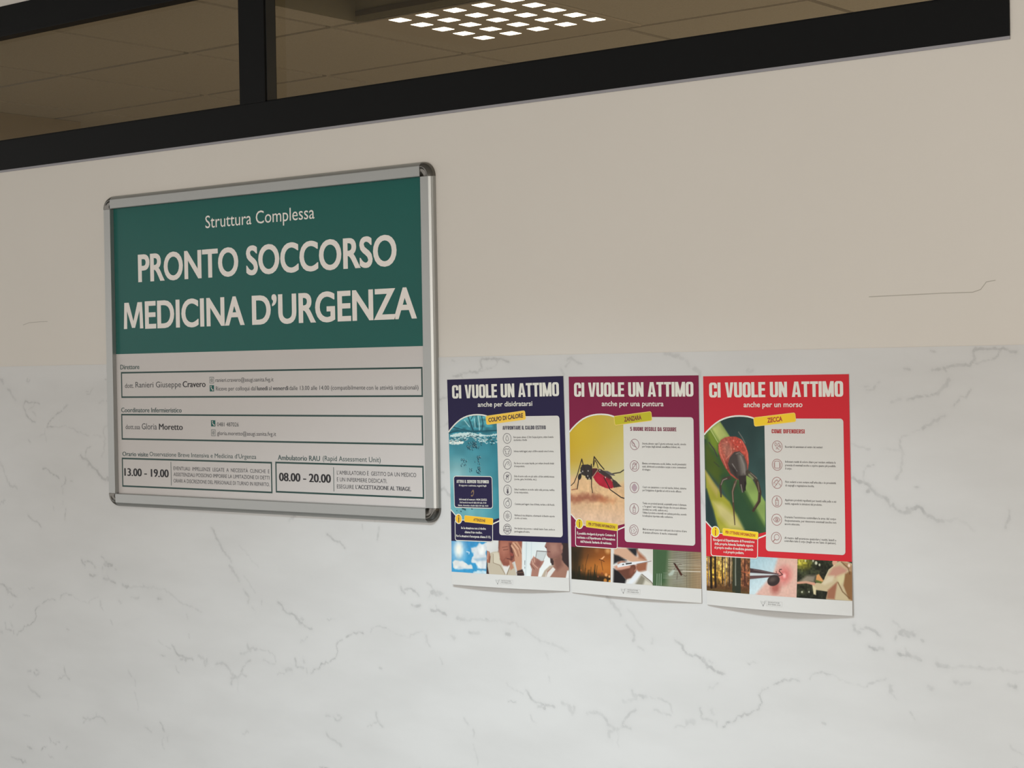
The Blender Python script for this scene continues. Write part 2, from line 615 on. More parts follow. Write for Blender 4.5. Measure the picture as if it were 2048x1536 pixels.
# measured courses of the marble veins (half width mm, strength, x, z in mm) and drawing scales of the prints
VEINS = [(4,0.8,-1233,15,-1216,14,-1200,15,-1190,12,-1178,12,-1163,8),
(3,0.5,-1190,12,-1194,2,-1207,-4,-1233,-10),
(4,0.7,-1233,15,-1236,8,-1233,-3,-1243,-13,-1263,-11,-1277,-14,-1290,-18,-1309,-20),
(3,0.7,-1284,-23,-1290,-15),
(6,0.55,-1280,-36,-1291,-48,-1301,-58),
(3.5,0.8,-1301,-58,-1315,-64,-1332,-65,-1356,-69),
(4,0.4,-1367,-69,-1386,-74),
(3,0.6,-1241,-53,-1251,-66,-1259,-64,-1273,-81),
(4,0.6,-1288,-97,-1302,-105,-1328,-118),
(3,0.25,-1328,-118,-1350,-126,-1368,-136),
(4,0.4,-1370,-139,-1368,-154,-1367,-178,-1374,-197,-1379,-204),
(4,0.22,-1407,-154,-1370,-155),
(3,0.6,-1420,-181,-1432,-184,-1440,-196,-1440,-210),
(5,0.8,-1460,-204,-1451,-211,-1440,-212,-1426,-221,-1433,-228),
(5,0.85,-1426,-223,-1417,-231,-1401,-237,-1391,-250,-1373,-260,-1352,-261),
(5,0.8,-1359,-255,-1345,-253,-1332,-254,-1321,-266,-1308,-271,-1294,-272),
(4,0.22,-1294,-271,-1267,-269,-1251,-276,-1238,-288),
(4,0.5,-1178,-251,-1183,-273,-1185,-279),
(3,0.7,-1361,-17,-1350,-18),
(3,0.5,-1312,13,-1303,11),
(3,0.4,-1435,-47,-1425,-46),
(3,0.6,-1345,-218,-1338,-217),
(7,0.5,-3887,-14,-3878,-23),
(5,0.6,-3858,-39,-3845,-51,-3834,-62,-3825,-66),
(3.5,0.75,-3788,-70,-3763,-73,-3750,-73,-3730,-76),
(3,0.4,-3751,-74,-3757,-85,-3773,-91),
(4,0.7,-3788,-72,-3795,-84,-3786,-95,-3784,-104,-3771,-115,-3747,-122),
(4,0.5,-3757,-96,-3745,-106),
(4,0.6,-3617,-80,-3630,-87),
(3,0.85,-3630,-87,-3656,-100,-3682,-116,-3695,-127,-3700,-135,-3672,-134),
(3,0.35,-3672,-134,-3631,-132,-3598,-137,-3573,-147,-3536,-155),
(3,0.35,-3706,-141,-3711,-152,-3729,-157),
(3,0.25,-3709,-141,-3703,-172),
(4,0.5,-3773,-21,-3766,-16),
(3,0.5,-3541,-53,-3528,-52,-3516,-38),
(4,0.4,-3777,-167,-3769,-174),
(3.5,0.75,-3720,-240,-3703,-240,-3690,-250,-3665,-256,-3656,-262),
(3.5,0.7,-3631,-258,-3629,-267,-3640,-279,-3646,-283),
(3,0.45,-3640,-284,-3642,-301),
(3,0.4,-3642,-319,-3642,-327),
(3,0.4,-3680,-334,-3678,-344),
(4,0.6,-3631,-338,-3634,-354,-3636,-365),
(4,0.75,-3784,-360,-3768,-370,-3747,-374,-3732,-387),
(3,0.5,-3610,-268,-3602,-268),
(5,0.45,-3896,-228,-3883,-242,-3872,-264,-3859,-285,-3826,-293),
(4,0.5,-3900,-336,-3883,-321),
(3,0.5,-3888,-333,-3879,-325),
(5,0.7,-3572,-462,-3569,-470,-3561,-473),
(4,0.7,-3561,-466,-3541,-464,-3527,-471,-3522,-477),
(4,0.5,-3497,-449,-3486,-457),
(5,0.75,-3488,-468,-3471,-472,-3457,-468,-3478,-462,-3488,-468),
(4,0.55,-3492,-473,-3494,-480),
(5,0.8,-3542,-496,-3532,-500,-3518,-496),
(5,0.8,-3489,-503,-3464,-506,-3447,-511),
(3,0.5,-3475,-492,-3472,-504),
(6,0.7,-3418,-514,-3399,-516),
(4,0.5,-3343,-511,-3337,-514),
(4,0.28,-3396,-518,-3362,-515,-3313,-514,-3269,-514,-3247,-524),
(4,0.35,-3247,-524,-3226,-535,-3198,-545,-3162,-552,-3138,-559),
(4,0.3,-3191,-568,-3186,-578),
(3,0.4,-3184,-614,-3182,-623),
(5,0.5,-3387,-542,-3360,-541),
(6,0.7,-3290,-538,-3281,-538),
(6,0.4,-3433,-554,-3427,-558),
(4,0.5,-3446,-476,-3442,-478),
(3,0.8,-3841,-669,-3832,-659,-3818,-656,-3809,-644,-3783,-638,-3764,-626,-3758,-614,-3763,-601,-3744,-587),
(3,0.75,-3733,-580,-3718,-573,-3710,-568,-3681,-568),
(3,0.6,-3660,-563,-3656,-555,-3640,-549,-3615,-551),
(3,0.45,-3548,-566,-3546,-559,-3512,-549),
(6,0.55,-3504,-559,-3503,-570),
(3,0.35,-3503,-570,-3493,-581),
(3,0.18,-3615,-551,-3576,-564,-3550,-567),
(3,0.4,-3467,-601,-3460,-613),
(4,0.5,-3636,-637,-3630,-639),
(5,0.65,-3098,-363,-3084,-382,-3069,-401,-3055,-418,-3036,-437),
(6,0.5,-3041,-446,-3018,-468,-3010,-479),
(5,0.55,-2996,-498,-2980,-512,-2982,-526),
(4,0.45,-2970,-537,-2960,-541),
(4,0.25,-2993,-467,-2981,-477,-2959,-502),
(4,0.4,-2937,-520,-2939,-528),
(3,0.2,-3008,-398,-2963,-433,-2947,-444),
(4,0.8,-2886,-518,-2872,-526,-2861,-541,-2835,-544,-2821,-556,-2802,-567,-2782,-570),
(7,0.6,-2827,-549,-2819,-560),
(5,0.5,-2813,-550,-2807,-552),
(2,0.6,-2734,-545,-2709,-543),
(5,0.55,-2987,-622,-2983,-630,-2956,-629),
(3,0.4,-2956,-629,-2919,-630,-2899,-640,-2896,-654),
(5,0.4,-3008,-644,-2977,-635),
(4,0.55,-2978,-657,-3003,-675,-3012,-692,-2991,-694),
(4,0.4,-2936,-652,-2916,-657,-2900,-658),
(5,0.5,-3092,-676,-3070,-671,-3053,-677,-3043,-693,-3024,-700),
(6,0.5,-3024,-700,-3042,-705,-3042,-716),
(5,0.5,-3024,-699,-3012,-692),
(3,0.2,-3020,-703,-3019,-732),
(3,0.4,-2892,-681,-2864,-672),
(8,0.4,-2864,-669,-2848,-666),
(4,0.6,-2835,-640,-2832,-657,-2808,-659),
(6,0.45,-2810,-641,-2806,-647),
(4,0.4,-2800,-659,-2799,-668),
(3,0.35,-2817,-603,-2795,-589),
(4,0.75,-2188,-645,-2180,-655,-2172,-664,-2153,-667,-2142,-671,-2141,-678,-2160,-675),
(4,0.6,-2140,-669,-2117,-672),
(2.5,0.75,-2233,-673,-2214,-672),
(3,0.3,-2236,-637,-2223,-646,-2194,-654),
(3,0.4,-2177,-694,-2174,-704,-2165,-708),
(6,0.4,-2097,-662,-2078,-668,-2074,-682),
(6,0.4,-2069,-667,-2072,-680),
(4,0.45,-2350,-719,-2339,-732),
(4,0.4,-2326,-740,-2325,-753),
(3,0.3,-2327,-769,-2323,-782,-2317,-796,-2316,-812),
(4,0.6,-3798,-757,-3785,-756),
(4,0.6,-3773,-758,-3763,-765,-3750,-755,-3763,-751),
(4,0.6,-3649,-733,-3645,-751,-3630,-762),
(3,0.5,-3645,-752,-3674,-766),
(5,0.5,-3797,-796,-3779,-807,-3764,-812,-3752,-818),
(3,0.7,-3819,-872,-3794,-872),
(3,0.7,-3581,-852,-3567,-855,-3579,-866),
(4,0.6,-3567,-855,-3543,-851,-3529,-845,-3503,-845),
(3,0.5,-3528,-836,-3526,-845),
(4,0.4,-3501,-845,-3492,-853),
(5,0.6,-3804,-951,-3787,-954),
(3,0.8,-3749,-953,-3726,-941),
(3,0.7,-3713,-918,-3711,-930),
(3,0.6,-3699,-928,-3674,-924),
(3,0.8,-3650,-939,-3645,-931),
(4,0.7,-3874,-986,-3856,-988,-3811,-993),
(3,0.5,-3720,-961,-3700,-967),
(4,0.6,-3293,-832,-3276,-852),
(4,0.4,-3346,-850,-3324,-859),
(4,0.35,-3281,-864,-3284,-882,-3277,-894),
(4,0.35,-3263,-862,-3266,-874),
(4,0.4,-3008,-827,-2988,-821),
(4,0.6,-2073,8,-2063,14,-2048,4,-2038,1),
(4,0.5,-2063,12,-2076,-4),
(5,0.35,-2088,-8,-2081,-18),
(6,0.45,-1846,18,-1830,14,-1799,4,-1793,-6),
(6,0.5,-1782,-12,-1768,-19),
(4,0.5,-1670,-18,-1666,-13)]
HOM = {'1a': [0.192486, -0.00559355, -20.0086, 0.00501673, 0.14787, -20.2315, 2.92121e-05, 1.72924e-07],
 '1b': [0.209784, -0.00609894, -28.5459, 0.00539912, 0.161078, 206.813, 3.14794e-05, -2.45422e-08],
 '2a': [0.174848, -0.00205199, -10.6376, 0.00144093, 0.141851, -12.3075, 3.37666e-05, 3.21304e-06],
 '2b': [0.197646, -0.00224881, -13.7202, 0.00163039, 0.160408, 204.584, 3.80742e-05, 3.79763e-06],
 '3a': [0.171176, -0.0027877, -13.1441, 0.00241957, 0.14533, -11.1135, 3.38228e-05, -1.51129e-06],
 '3b': [0.186442, -0.00301173, -17.4039, 0.00262307, 0.158329, 209.164, 3.6722e-05, -1.68099e-06],
 '1c': [0.130757, -0.00374809, -8.01478, 0.00337069, 0.100434, 196.441, 1.96993e-05, 8.18217e-08],
 '1d': [0.16348, -0.00474167, -12.656, 0.00430643, 0.125512, 319.78, 2.47766e-05, 8.71382e-08],
 '2c': [0.102897, -0.0011767, -6.52837, 0.000847099, 0.0834613, 125.868, 1.9964e-05, 1.89838e-06],
 '2d': [0.165362, -0.00191196, -9.24381, 0.00132788, 0.134179, 321.644, 3.17792e-05, 3.03467e-06],
 '3c': [0.196641, -0.00316076, -9.37949, 0.00279457, 0.166958, 71.3863, 3.88455e-05, -1.55818e-06],
 '3d': [0.163508, -0.00266749, -8.67069, 0.00232339, 0.138874, 319.15, 3.22515e-05, -1.28228e-06]}

# ------------------------------------------------------------------ setting
Z = EYE                                        # heights below are given relative to the eye line
WX0, WX1 = -5.2, 1.2                           # extent of the wall that is built
WIN_R, WIN_B, WIN_T, WIN_L = -1.1650, 0.5225, 0.9390, -5.0

m_paint = mat('warm_white_paint', (0.72, 0.655, 0.565), 0.55, spec=0.3)
N, L, b = nodes(m_paint)
tc = N.new('ShaderNodeTexCoord')
nz = N.new('ShaderNodeTexNoise')
nz.inputs['Scale'].default_value = 3.0
nz.inputs['Detail'].default_value = 4
rp = N.new('ShaderNodeValToRGB')
rp.color_ramp.elements[0].color = (0.675, 0.625, 0.562, 1)
rp.color_ramp.elements[1].color = (0.705, 0.654, 0.590, 1)
n2 = N.new('ShaderNodeTexNoise')
n2.inputs['Scale'].default_value = 180
bp = N.new('ShaderNodeBump')
bp.inputs['Strength'].default_value = 0.03
bp.inputs['Distance'].default_value = 0.001
L.new(tc.outputs['Object'], nz.inputs['Vector'])
L.new(tc.outputs['Object'], n2.inputs['Vector'])
L.new(nz.outputs['Fac'], rp.inputs['Fac'])
L.new(rp.outputs['Color'], b.inputs['Base Color'])
L.new(n2.outputs['Fac'], bp.inputs['Height'])
L.new(bp.outputs['Normal'], b.inputs['Normal'])

wall = obj('wall_front', boxes('wall_front', [
    (WX0, WX1, 0, 0.10, 0, Z + WIN_B),
    (WIN_R, WX1, 0, 0.10, Z + WIN_B, 2.85),
    (WX0, WIN_R, 0, 0.10, Z + WIN_T, 2.85)]), m_paint)
props(wall, 'warm white painted wall with marble-look lower half', None, None, 'structure')

# faint pencil-like scuffs on the paint
m_scuff = mat('grey_scuff', (0.42, 0.385, 0.33), 0.6)
for pts, w in (([(-1.425, 0.1075), (-1.352, 0.1080), (-1.288, 0.1085), (-1.236, 0.1080), (-1.222, 0.1120), (-1.212, 0.1240), (-1.196, 0.1262)], 1.3),
               ([(-3.790, 0.1240), (-3.765, 0.1290), (-3.725, 0.1300), (-3.690, 0.1300)], 1.3),):
    P = [(x * 1000, -z * 1000) for x, z in pts]
    flat('scuff', Sheet((0, Z), 0, 0.0002), stroke(P, w), 0, m_scuff, wall)

# ---- marble-look wall film on the lower half, its pattern repeating every 1.054 m
STEP = 0.003
gx = np.arange(-4.25, -0.75, STEP)
gz = np.arange(0.0195, -1.17, -STEP)
nx_, nz_ = len(gx), len(gz)
XX, ZZ = np.meshgrid(gx, gz)
R = np.full(XX.shape, 4.0)
S = np.zeros(XX.shape)
rs = np.random.RandomState(5)
PERIOD = 1.0545
for vein in VEINS:
    wd, st = vein[0] / 1000 * 0.74, vein[1]
    P = np.array(vein[2:], float).reshape(-1, 2) / 1000
    Q = [P[0]]
    for a, b_ in zip(P[:-1], P[1:]):                       # ragged course
        k = max(1, int(np.linalg.norm(b_ - a) / 0.006))
        for t in range(1, k + 1):
            j = rs.normal(0, 0.0016, 2) if t < k else 0
            Q.append(a + (b_ - a) * t / k + j)
    Q = np.array(Q)
    for sh in (-3, -2, -1, 0, 1, 2, 3):
        C = Q + np.array((sh * PERIOD, 0))
        pad = wd * 4
        x0, x1 = C[:, 0].min() - pad, C[:, 0].max() + pad
        z0, z1 = C[:, 1].min() - pad, C[:, 1].max() + pad
        ia, ib = np.searchsorted(gx, x0), np.searchsorted(gx, x1)
        ja, jb = int(max(0, (gz[0] - z1) / STEP)), int(min(nz_, (gz[0] - z0) / STEP + 1))
        if ia >= ib or ja >= jb:
            continue
        X, Zs = XX[ja:jb, ia:ib], ZZ[ja:jb, ia:ib]
        d2 = np.full(X.shape, 1.0)
        for a, b_ in zip(C[:-1], C[1:]):
            e = b_ - a
            wx, wz = X - a[0], Zs - a[1]
            t = np.clip((wx * e[0] + wz * e[1]) / (e @ e + 1e-12), 0, 1)
            d2 = np.minimum(d2, (wx - e[0] * t) ** 2 + (wz - e[1] * t) ** 2)
        r = np.sqrt(d2) / wd
        sub = R[ja:jb, ia:ib]
        near = r < sub
        R[ja:jb, ia:ib] = np.where(near, r, sub)
        S[ja:jb, ia:ib] = np.where(near, st, S[ja:jb, ia:ib])
lip = 0.0008 + 0 * XX
W = np.stack([XX, -lip, ZZ + Z], -1).reshape(-1, 3)
i = np.arange(nx_ * nz_).reshape(nz_, nx_)
q = np.stack([i[:-1, :-1], i[1:, :-1], i[1:, 1:], i[:-1, 1:]], -1).reshape(-1, 4)
me = grid_mesh('marble_film', W, q)
for nm, arr in (('vein_distance', R), ('vein_strength', S)):
    at = me.attributes.new(nm, 'FLOAT', 'POINT')
    at.data.foreach_set('value', arr.astype(np.float32).ravel())
m_marble = mat('marble_film', (0.75, 0.73, 0.7), 0.42, spec=0.35)
N, L, b = nodes(m_marble)


def math_node(op, a=None, b_=None, clamp=False):
    n = N.new('ShaderNodeMath')
    n.operation = op
    n.use_clamp = clamp
    for k, v in enumerate((a, b_)):
        if v is None:
            continue
        if isinstance(v, (int, float)):
            n.inputs[k].default_value = v
        else:
            L.new(v, n.inputs[k])
    return n.outputs[0]


tc = N.new('ShaderNodeTexCoord')
ad = N.new('ShaderNodeAttribute'); ad.attribute_name = 'vein_distance'
as_ = N.new('ShaderNodeAttribute'); as_.attribute_name = 'vein_strength'
fn = N.new('ShaderNodeTexNoise'); fn.inputs['Scale'].default_value = 115; fn.inputs['Detail'].default_value = 5
L.new(tc.outputs['Object'], fn.inputs['Vector'])
cn = N.new('ShaderNodeTexNoise'); cn.inputs['Scale'].default_value = 38; cn.inputs['Detail'].default_value = 4
L.new(tc.outputs['Object'], cn.inputs['Vector'])
d = math_node('ADD', ad.outputs['Fac'], math_node('MULTIPLY', math_node('SUBTRACT', fn.outputs['Fac'], 0.5), 2.6))
mr = N.new('ShaderNodeMapRange'); mr.interpolation_type = 'SMOOTHSTEP'
for k, v in (('From Min', 0.15), ('From Max', 1.25), ('To Min', 1.0), ('To Max', 0.0)):
    mr.inputs[k].default_value = v
L.new(d, mr.inputs['Value'])
halo = N.new('ShaderNodeMapRange'); halo.interpolation_type = 'SMOOTHSTEP'
for k, v in (('From Min', 0.0), ('From Max', 3.6), ('To Min', 0.22), ('To Max', 0.0)):
    halo.inputs[k].default_value = v
L.new(d, halo.inputs['Value'])
brk = N.new('ShaderNodeMapRange')
for k, v in (('From Min', 0.33), ('From Max', 0.62), ('To Min', 0.5), ('To Max', 1.15)):
    brk.inputs[k].default_value = v
L.new(cn.outputs['Fac'], brk.inputs['Value'])
v = math_node('MULTIPLY', math_node('ADD', mr.outputs[0], halo.outputs[0]), brk.outputs[0])
v = math_node('MULTIPLY', v, as_.outputs['Fac'])
v = math_node('MULTIPLY', v, 0.40, True)
# soft diagonal clouding
mp = N.new('ShaderNodeMapping')
mp.inputs['Rotation'].default_value = (0, math.radians(-38), 0)
mp.inputs['Scale'].default_value = (2.2, 1, 7)
cl = N.new('ShaderNodeTexNoise'); cl.inputs['Scale'].default_value = 1.6; cl.inputs['Detail'].default_value = 6
L.new(tc.outputs['Object'], mp.inputs['Vector'])
L.new(mp.outputs['Vector'], cl.inputs['Vector'])
ramp = N.new('ShaderNodeValToRGB')
ramp.color_ramp.elements[0].position, ramp.color_ramp.elements[0].color = 0.3, (0.604, 0.588, 0.566, 1)
ramp.color_ramp.elements[1].position, ramp.color_ramp.elements[1].color = 0.62, (0.648, 0.632, 0.610, 1)
L.new(cl.outputs['Fac'], ramp.inputs['Fac'])
mx = N.new('ShaderNodeMix'); mx.data_type = 'RGBA'
mx.inputs['B'].default_value = (0.24, 0.235, 0.23, 1)
L.new(v, mx.inputs['Factor'])
L.new(ramp.outputs['Color'], mx.inputs['A'])
L.new(mx.outputs['Result'], b.inputs['Base Color'])
obj('marble_film', me, m_marble, wall)
# the same film beyond the traced stretch, down to the floor and out to both ends
FX0, FX1, FZ0 = gx[0], gx[-1], Z + gz[-1]
obj('marble_film', boxes('marble_film', [(WX0, FX0, -0.0008, -0.0001, 0.0, Z + 0.0195), (FX1, WX1, -0.0008, -0.0001, 0.0, Z + 0.0195), (FX0, FX1, -0.0008, -0.0001, 0.0, FZ0)]), m_marble, wall)

# ---- the high window: near-black profiles, brown-tinted panes
m_black = mat('black_window_profile', (0.005, 0.005, 0.005), 0.5, spec=0.12)
m_gasket = mat('black_gasket', (0.002, 0.002, 0.002), 0.7, spec=0.2)
m_grey = mat('grey_edge_strip', (0.30, 0.285, 0.30), 0.5)
win = empty('window_1', ((WIN_L + WIN_R) / 2, 0.03, Z + WIN_B), 'high interior window with black frame and brown tinted panes', None, None, 'structure')
FY0, FY1 = -0.004, 0.033
m = 'window_rail'
obj('window_rail', boxes(m, [(WIN_L, WIN_R, FY0, FY1, Z + WIN_B, Z + 0.5965)], 0.0012), m_black, win)
obj('window_rail', boxes(m, [(WIN_L, WIN_R, FY0, FY1, Z + 0.862, Z + WIN_T)], 0.0012), m_black, win)
obj('window_stile', boxes(m, [(WIN_R - 0.076, WIN_R, FY0, FY1, Z + 0.5965, Z + 0.862)], 0.0012), m_black, win)
obj('window_mullion', boxes(m, [(-2.9758, -2.8935, FY0, FY1, Z + 0.5965, Z + 0.862)], 0.0012), m_black, win)
obj('window_mullion', boxes(m, [(-4.9, -4.82, FY0, FY1, Z + 0.5965, Z + 0.862)], 0.0012), m_black, win)
# glazing bead along the foot of the panes and the grey strip under the frame
obj('glazing_bead', boxes(m, [(-2.8925, WIN_R - 0.077, FY0 + 0.006, 0.026, Z + 0.5967, Z + 0.5995), (-4.819, -2.977, FY0 + 0.006, 0.026, Z + 0.5967, Z + 0.5995)]), m_gasket, win)
obj('edge_strip', boxes(m, [(WIN_L, WIN_R, -0.0025, 0.0, Z + WIN_B - 0.0058, Z + WIN_B - 0.0004)]), m_grey, win)
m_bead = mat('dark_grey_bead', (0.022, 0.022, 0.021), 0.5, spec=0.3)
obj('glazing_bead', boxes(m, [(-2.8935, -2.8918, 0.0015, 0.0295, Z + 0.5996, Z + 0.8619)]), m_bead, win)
m_glass = bpy.data.materials.new('brown_tinted_glass')
m_glass.use_nodes = True
N, L = m_glass.node_tree.nodes, m_glass.node_tree.links
N.clear()
out = N.new('ShaderNodeOutputMaterial')
tr = N.new('ShaderNodeBsdfTransparent'); tr.inputs[0].default_value = (0.405, 0.365, 0.295, 1)
gl = N.new('ShaderNodeBsdfGlossy'); gl.inputs['Roughness'].default_value = 0.02; gl.inputs['Color'].default_value = (0.9, 0.9, 0.9, 1)
fr = N.new('ShaderNodeFresnel'); fr.inputs['IOR'].default_value = 1.35
ms = N.new('ShaderNodeMixShader')
L.new(fr.outputs[0], ms.inputs[0]); L.new(tr.outputs[0], ms.inputs[1]); L.new(gl.outputs[0], ms.inputs[2]); L.new(ms.outputs[0], out.inputs[0])


def pane(x0, x1):
    me = mesh('glass_pane', [(x0, 0.030, Z + 0.59), (x1, 0.030, Z + 0.59), (x1, 0.030, Z + 0.868), (x0, 0.030, Z + 0.868)], [(0, 1, 2, 3)])
    obj('glass_pane', me, m_glass, win)


pane(-4.82, -2.9735)
pane(-2.8960, WIN_R - 0.074)

# ---- the room behind the window: suspended tile ceiling with a lit LED panel
CZ = Z + 0.968
m_tile = mat('white_ceiling_tile', (0.74, 0.72, 0.68), 0.8, spec=0.2)
N, L, b = nodes(m_tile)
nz = N.new('ShaderNodeTexNoise'); nz.inputs['Scale'].default_value = 260; nz.inputs['Detail'].default_value = 3
tc = N.new('ShaderNodeTexCoord')
rp = N.new('ShaderNodeValToRGB')
rp.color_ramp.elements[0].position, rp.color_ramp.elements[0].color = 0.25, (0.66, 0.64, 0.6, 1)
rp.color_ramp.elements[1].position, rp.color_ramp.elements[1].color = 0.6, (0.75, 0.73, 0.69, 1)
L.new(tc.outputs['Object'], nz.inputs['Vector']); L.new(nz.outputs['Fac'], rp.inputs['Fac']); L.new(rp.outputs['Color'], b.inputs['Base Color'])
m_tbar = mat('ceiling_grid_bar', (0.22, 0.205, 0.18), 0.6)
BX, BY = -3.545, 0.885                         # a crossing of the ceiling grid
tiles, bars = [], []
ix = range(-4, 6)
iy = range(-2, 5)
for a in ix:
    for c in iy:
        x0, y0 = BX + 0.6 * a, BY + 0.6 * c
        if y0 < 0.0:
            continue
        g = 0.0100
        if (a, c) == (0, -1):                  # cut tile beside the open ceiling hatch
            tiles.append((x0 + g, x0 + 0.105, y0 + g, y0 + 0.6 - g, CZ, CZ + 0.015))
            continue
        tiles.append((x0 + g, x0 + 0.6 - g, max(0.11, y0 + g), y0 + 0.6 - g, CZ, CZ + 0.015))
for a in list(ix) + [6]:
    x = BX + 0.6 * a
    bars.append((x - 0.012, x + 0.012, 0.10, BY + 0.6 * 5, CZ + 0.0155, CZ + 0.03))
for c in list(iy) + [5]:
    y = BY + 0.6 * c
    if y > 0.1:
        for a in ix:
            x0 = BX + 0.6 * a
            bars.append((x0 + 0.0121, x0 + 0.5879, y - 0.012, y + 0.012, CZ + 0.0155, CZ + 0.03))
ceil = obj('ceiling', boxes('ceiling', tiles), m_tile)
props(ceil, 'suspended white tile ceiling of the room behind the window', None, None, 'structure')
obj('ceiling_grid', boxes('ceiling_grid', bars), m_tbar, ceil)
# open hatch: a grey-lined shaft going up
hx0, hx1, hy0, hy1 = BX + 0.108, BX + 0.5915, BY - 0.592, BY - 0.0085
m_shaft = mat('grey_shaft_lining', (0.42, 0.41, 0.34), 0.7)
shaft = [(hx0 - 0.004, hx0, hy0, hy1, CZ, CZ + 0.5), (hx1, hx1 + 0.004, hy0, hy1, CZ, CZ + 0.5),
         (hx0, hx1, hy1, hy1 + 0.004, CZ, CZ + 0.5), (hx0, hx1, hy0 - 0.004, hy0, CZ, CZ + 0.5), (hx0, hx1, hy0, hy1, CZ + 0.5, CZ + 0.504)]
obj('ceiling_shaft', boxes('ceiling_shaft', shaft), m_shaft, ceil)
m_slot = mat('dark_vent_slot', (0.02, 0.02, 0.02), 0.8)
obj('vent_slot', boxes('vent_slot', [(hx0 + 0.045 + 0.085 * k, hx0 + 0.085 + 0.085 * k, hy1 - 0.002, hy1 - 0.0004, CZ + 0.068, CZ + 0.078) for k in range(5)]), m_slot, ceil)

# LED ceiling panel: white housing with a 5 x 5 grid of square lenses
lx, ly = -3.157, 1.171
lamp = empty('ceiling_light', (lx, ly, CZ), 'square white ceiling panel with a grid of small lit LED squares', 'ceiling light')
m_house = mat('white_lamp_housing', (0.70, 0.67, 0.62), 0.6)
h = 0.287
obj('housing_plate', boxes('housing_plate', [(lx - h, lx + h, ly - h, ly + h, CZ - 0.0055, CZ - 0.0002)], 0.0015), m_house, lamp)
m_led = bpy.data.materials.new('lit_led')
m_led.use_nodes = True
N, L = m_led.node_tree.nodes, m_led.node_tree.links
N.clear()
out = N.new('ShaderNodeOutputMaterial')
em = N.new('ShaderNodeEmission'); em.inputs[0].default_value = (1.0, 0.95, 0.86, 1); em.inputs[1].default_value = 14
L.new(em.outputs[0], out.inputs[0])
cx0, cy0 = -3.112, 1.103
led_me = boxes('led_lens', [(-0.0225, 0.0225, -0.0225, 0.0225, -0.0006, 0.0)])
led_me.materials.append(m_led)
for a in range(5):
    for c in range(5):
        o = bpy.data.objects.new('led_lens', led_me)
        COL.objects.link(o)
        o.location = (cx0 + (a - 2) * 0.0994, cy0 + (c - 2) * 0.0919, CZ - 0.0055)
        loc = o.location.copy()
        o.parent = lamp
        o.matrix_parent_inverse = Matrix.Translation(-Vector(lamp.location))

area('room_fill_light', (-1.2, 2.6, CZ - 0.03), (-1.2, 2.6, 0), 0.55, 0.55, 80, (1.0, 0.90, 0.74))  # two unseen fill lights, added so their bounce brightens the tile ceiling
area('room_fill_light', (-2.2, 3.0, CZ - 0.03), (-2.2, 3.0, 0), 0.55, 0.55, 80, (1.0, 0.90, 0.74))
m_room = mat('pale_room_wall', (0.62, 0.57, 0.50), 0.7, spec=0.2)
m_floor = mat('grey_vinyl_floor', (0.46, 0.45, 0.43), 0.4)
N, L, b = nodes(m_floor)
vo = N.new('ShaderNodeTexNoise'); vo.inputs['Scale'].default_value = 60; vo.inputs['Detail'].default_value = 4
rp = N.new('ShaderNodeValToRGB')
rp.color_ramp.elements[0].color = (0.15, 0.145, 0.135, 1)
rp.color_ramp.elements[1].color = (0.20, 0.195, 0.18, 1)
tc = N.new('ShaderNodeTexCoord')
L.new(tc.outputs['Object'], vo.inputs['Vector']); L.new(vo.outputs['Fac'], rp.inputs['Fac']); L.new(rp.outputs['Color'], b.inputs['Base Color'])
props(obj('floor', boxes('floor', [(-10.0, WX1, -4.2, 4.0, -0.05, 0.0)]), m_floor), 'grey vinyl floor', None, None, 'structure')
props(obj('ceiling', boxes('ceiling', [(-10.0, WX1, -4.2, -0.001, 2.60, 2.65)]), m_tile), 'white corridor ceiling in front of the wall', None, None, 'structure')
props(obj('wall_back', boxes('wall_back', [(-6.2, WX1, 3.9, 4.0, 0.0, 2.85)]), m_room), 'far wall of the room behind the window', None, None, 'structure')
props(obj('wall_right', boxes('wall_right', [(WX1, WX1 + 0.1, -4.2, 3.9, 0.0, 2.85)]), m_room), 'end wall of the corridor and the room', None, None, 'structure')
m_dark = mat('beige_partition', (0.46, 0.41, 0.33), 0.7, spec=0.2)
props(obj('wall_left', boxes('wall_left', [(-5.9, -5.575, 0.1, 1.6, 0.0, CZ - 0.001), (-6.3, -6.2, 0.1, 4.0, 0.0, 2.85)]), m_dark), 'partition wall at the left of the room behind the window', None, None, 'structure')

# ------------------------------------------------------------------ framed department board
BO = (-3.4225, Z + 0.3924)                       # upper left corner of the visible print
bx0, bx1, bz0, bz1 = -3.4538, -2.4013, Z - 0.3225, Z + 0.4233
board = empty('notice_board', ((bx0 + bx1) / 2, 0, (bz0 + bz1) / 2),
              'wide silver snap frame with green and white department notice, left of the posters', 'sign')
m_alu = mat('satin_aluminium', (0.385, 0.385, 0.37), 0.36, metal=0.75, spec=0.5)
m_chrome = mat('chrome', (0.17, 0.16, 0.145), 0.13, metal=1.0)
FW = 0.0307
PROF = [(0.0, 0.0), (0.0, 0.0045), (0.0012, 0.0075), (0.0042, 0.0112), (0.0080, 0.0146), (0.0092, 0.0150), (0.0292, 0.0150), (0.0304, 0.0144), (FW, 0.0132), (FW, 0.0034), (FW - 0.002, 0.0020), (FW - 0.002, 0.0)]


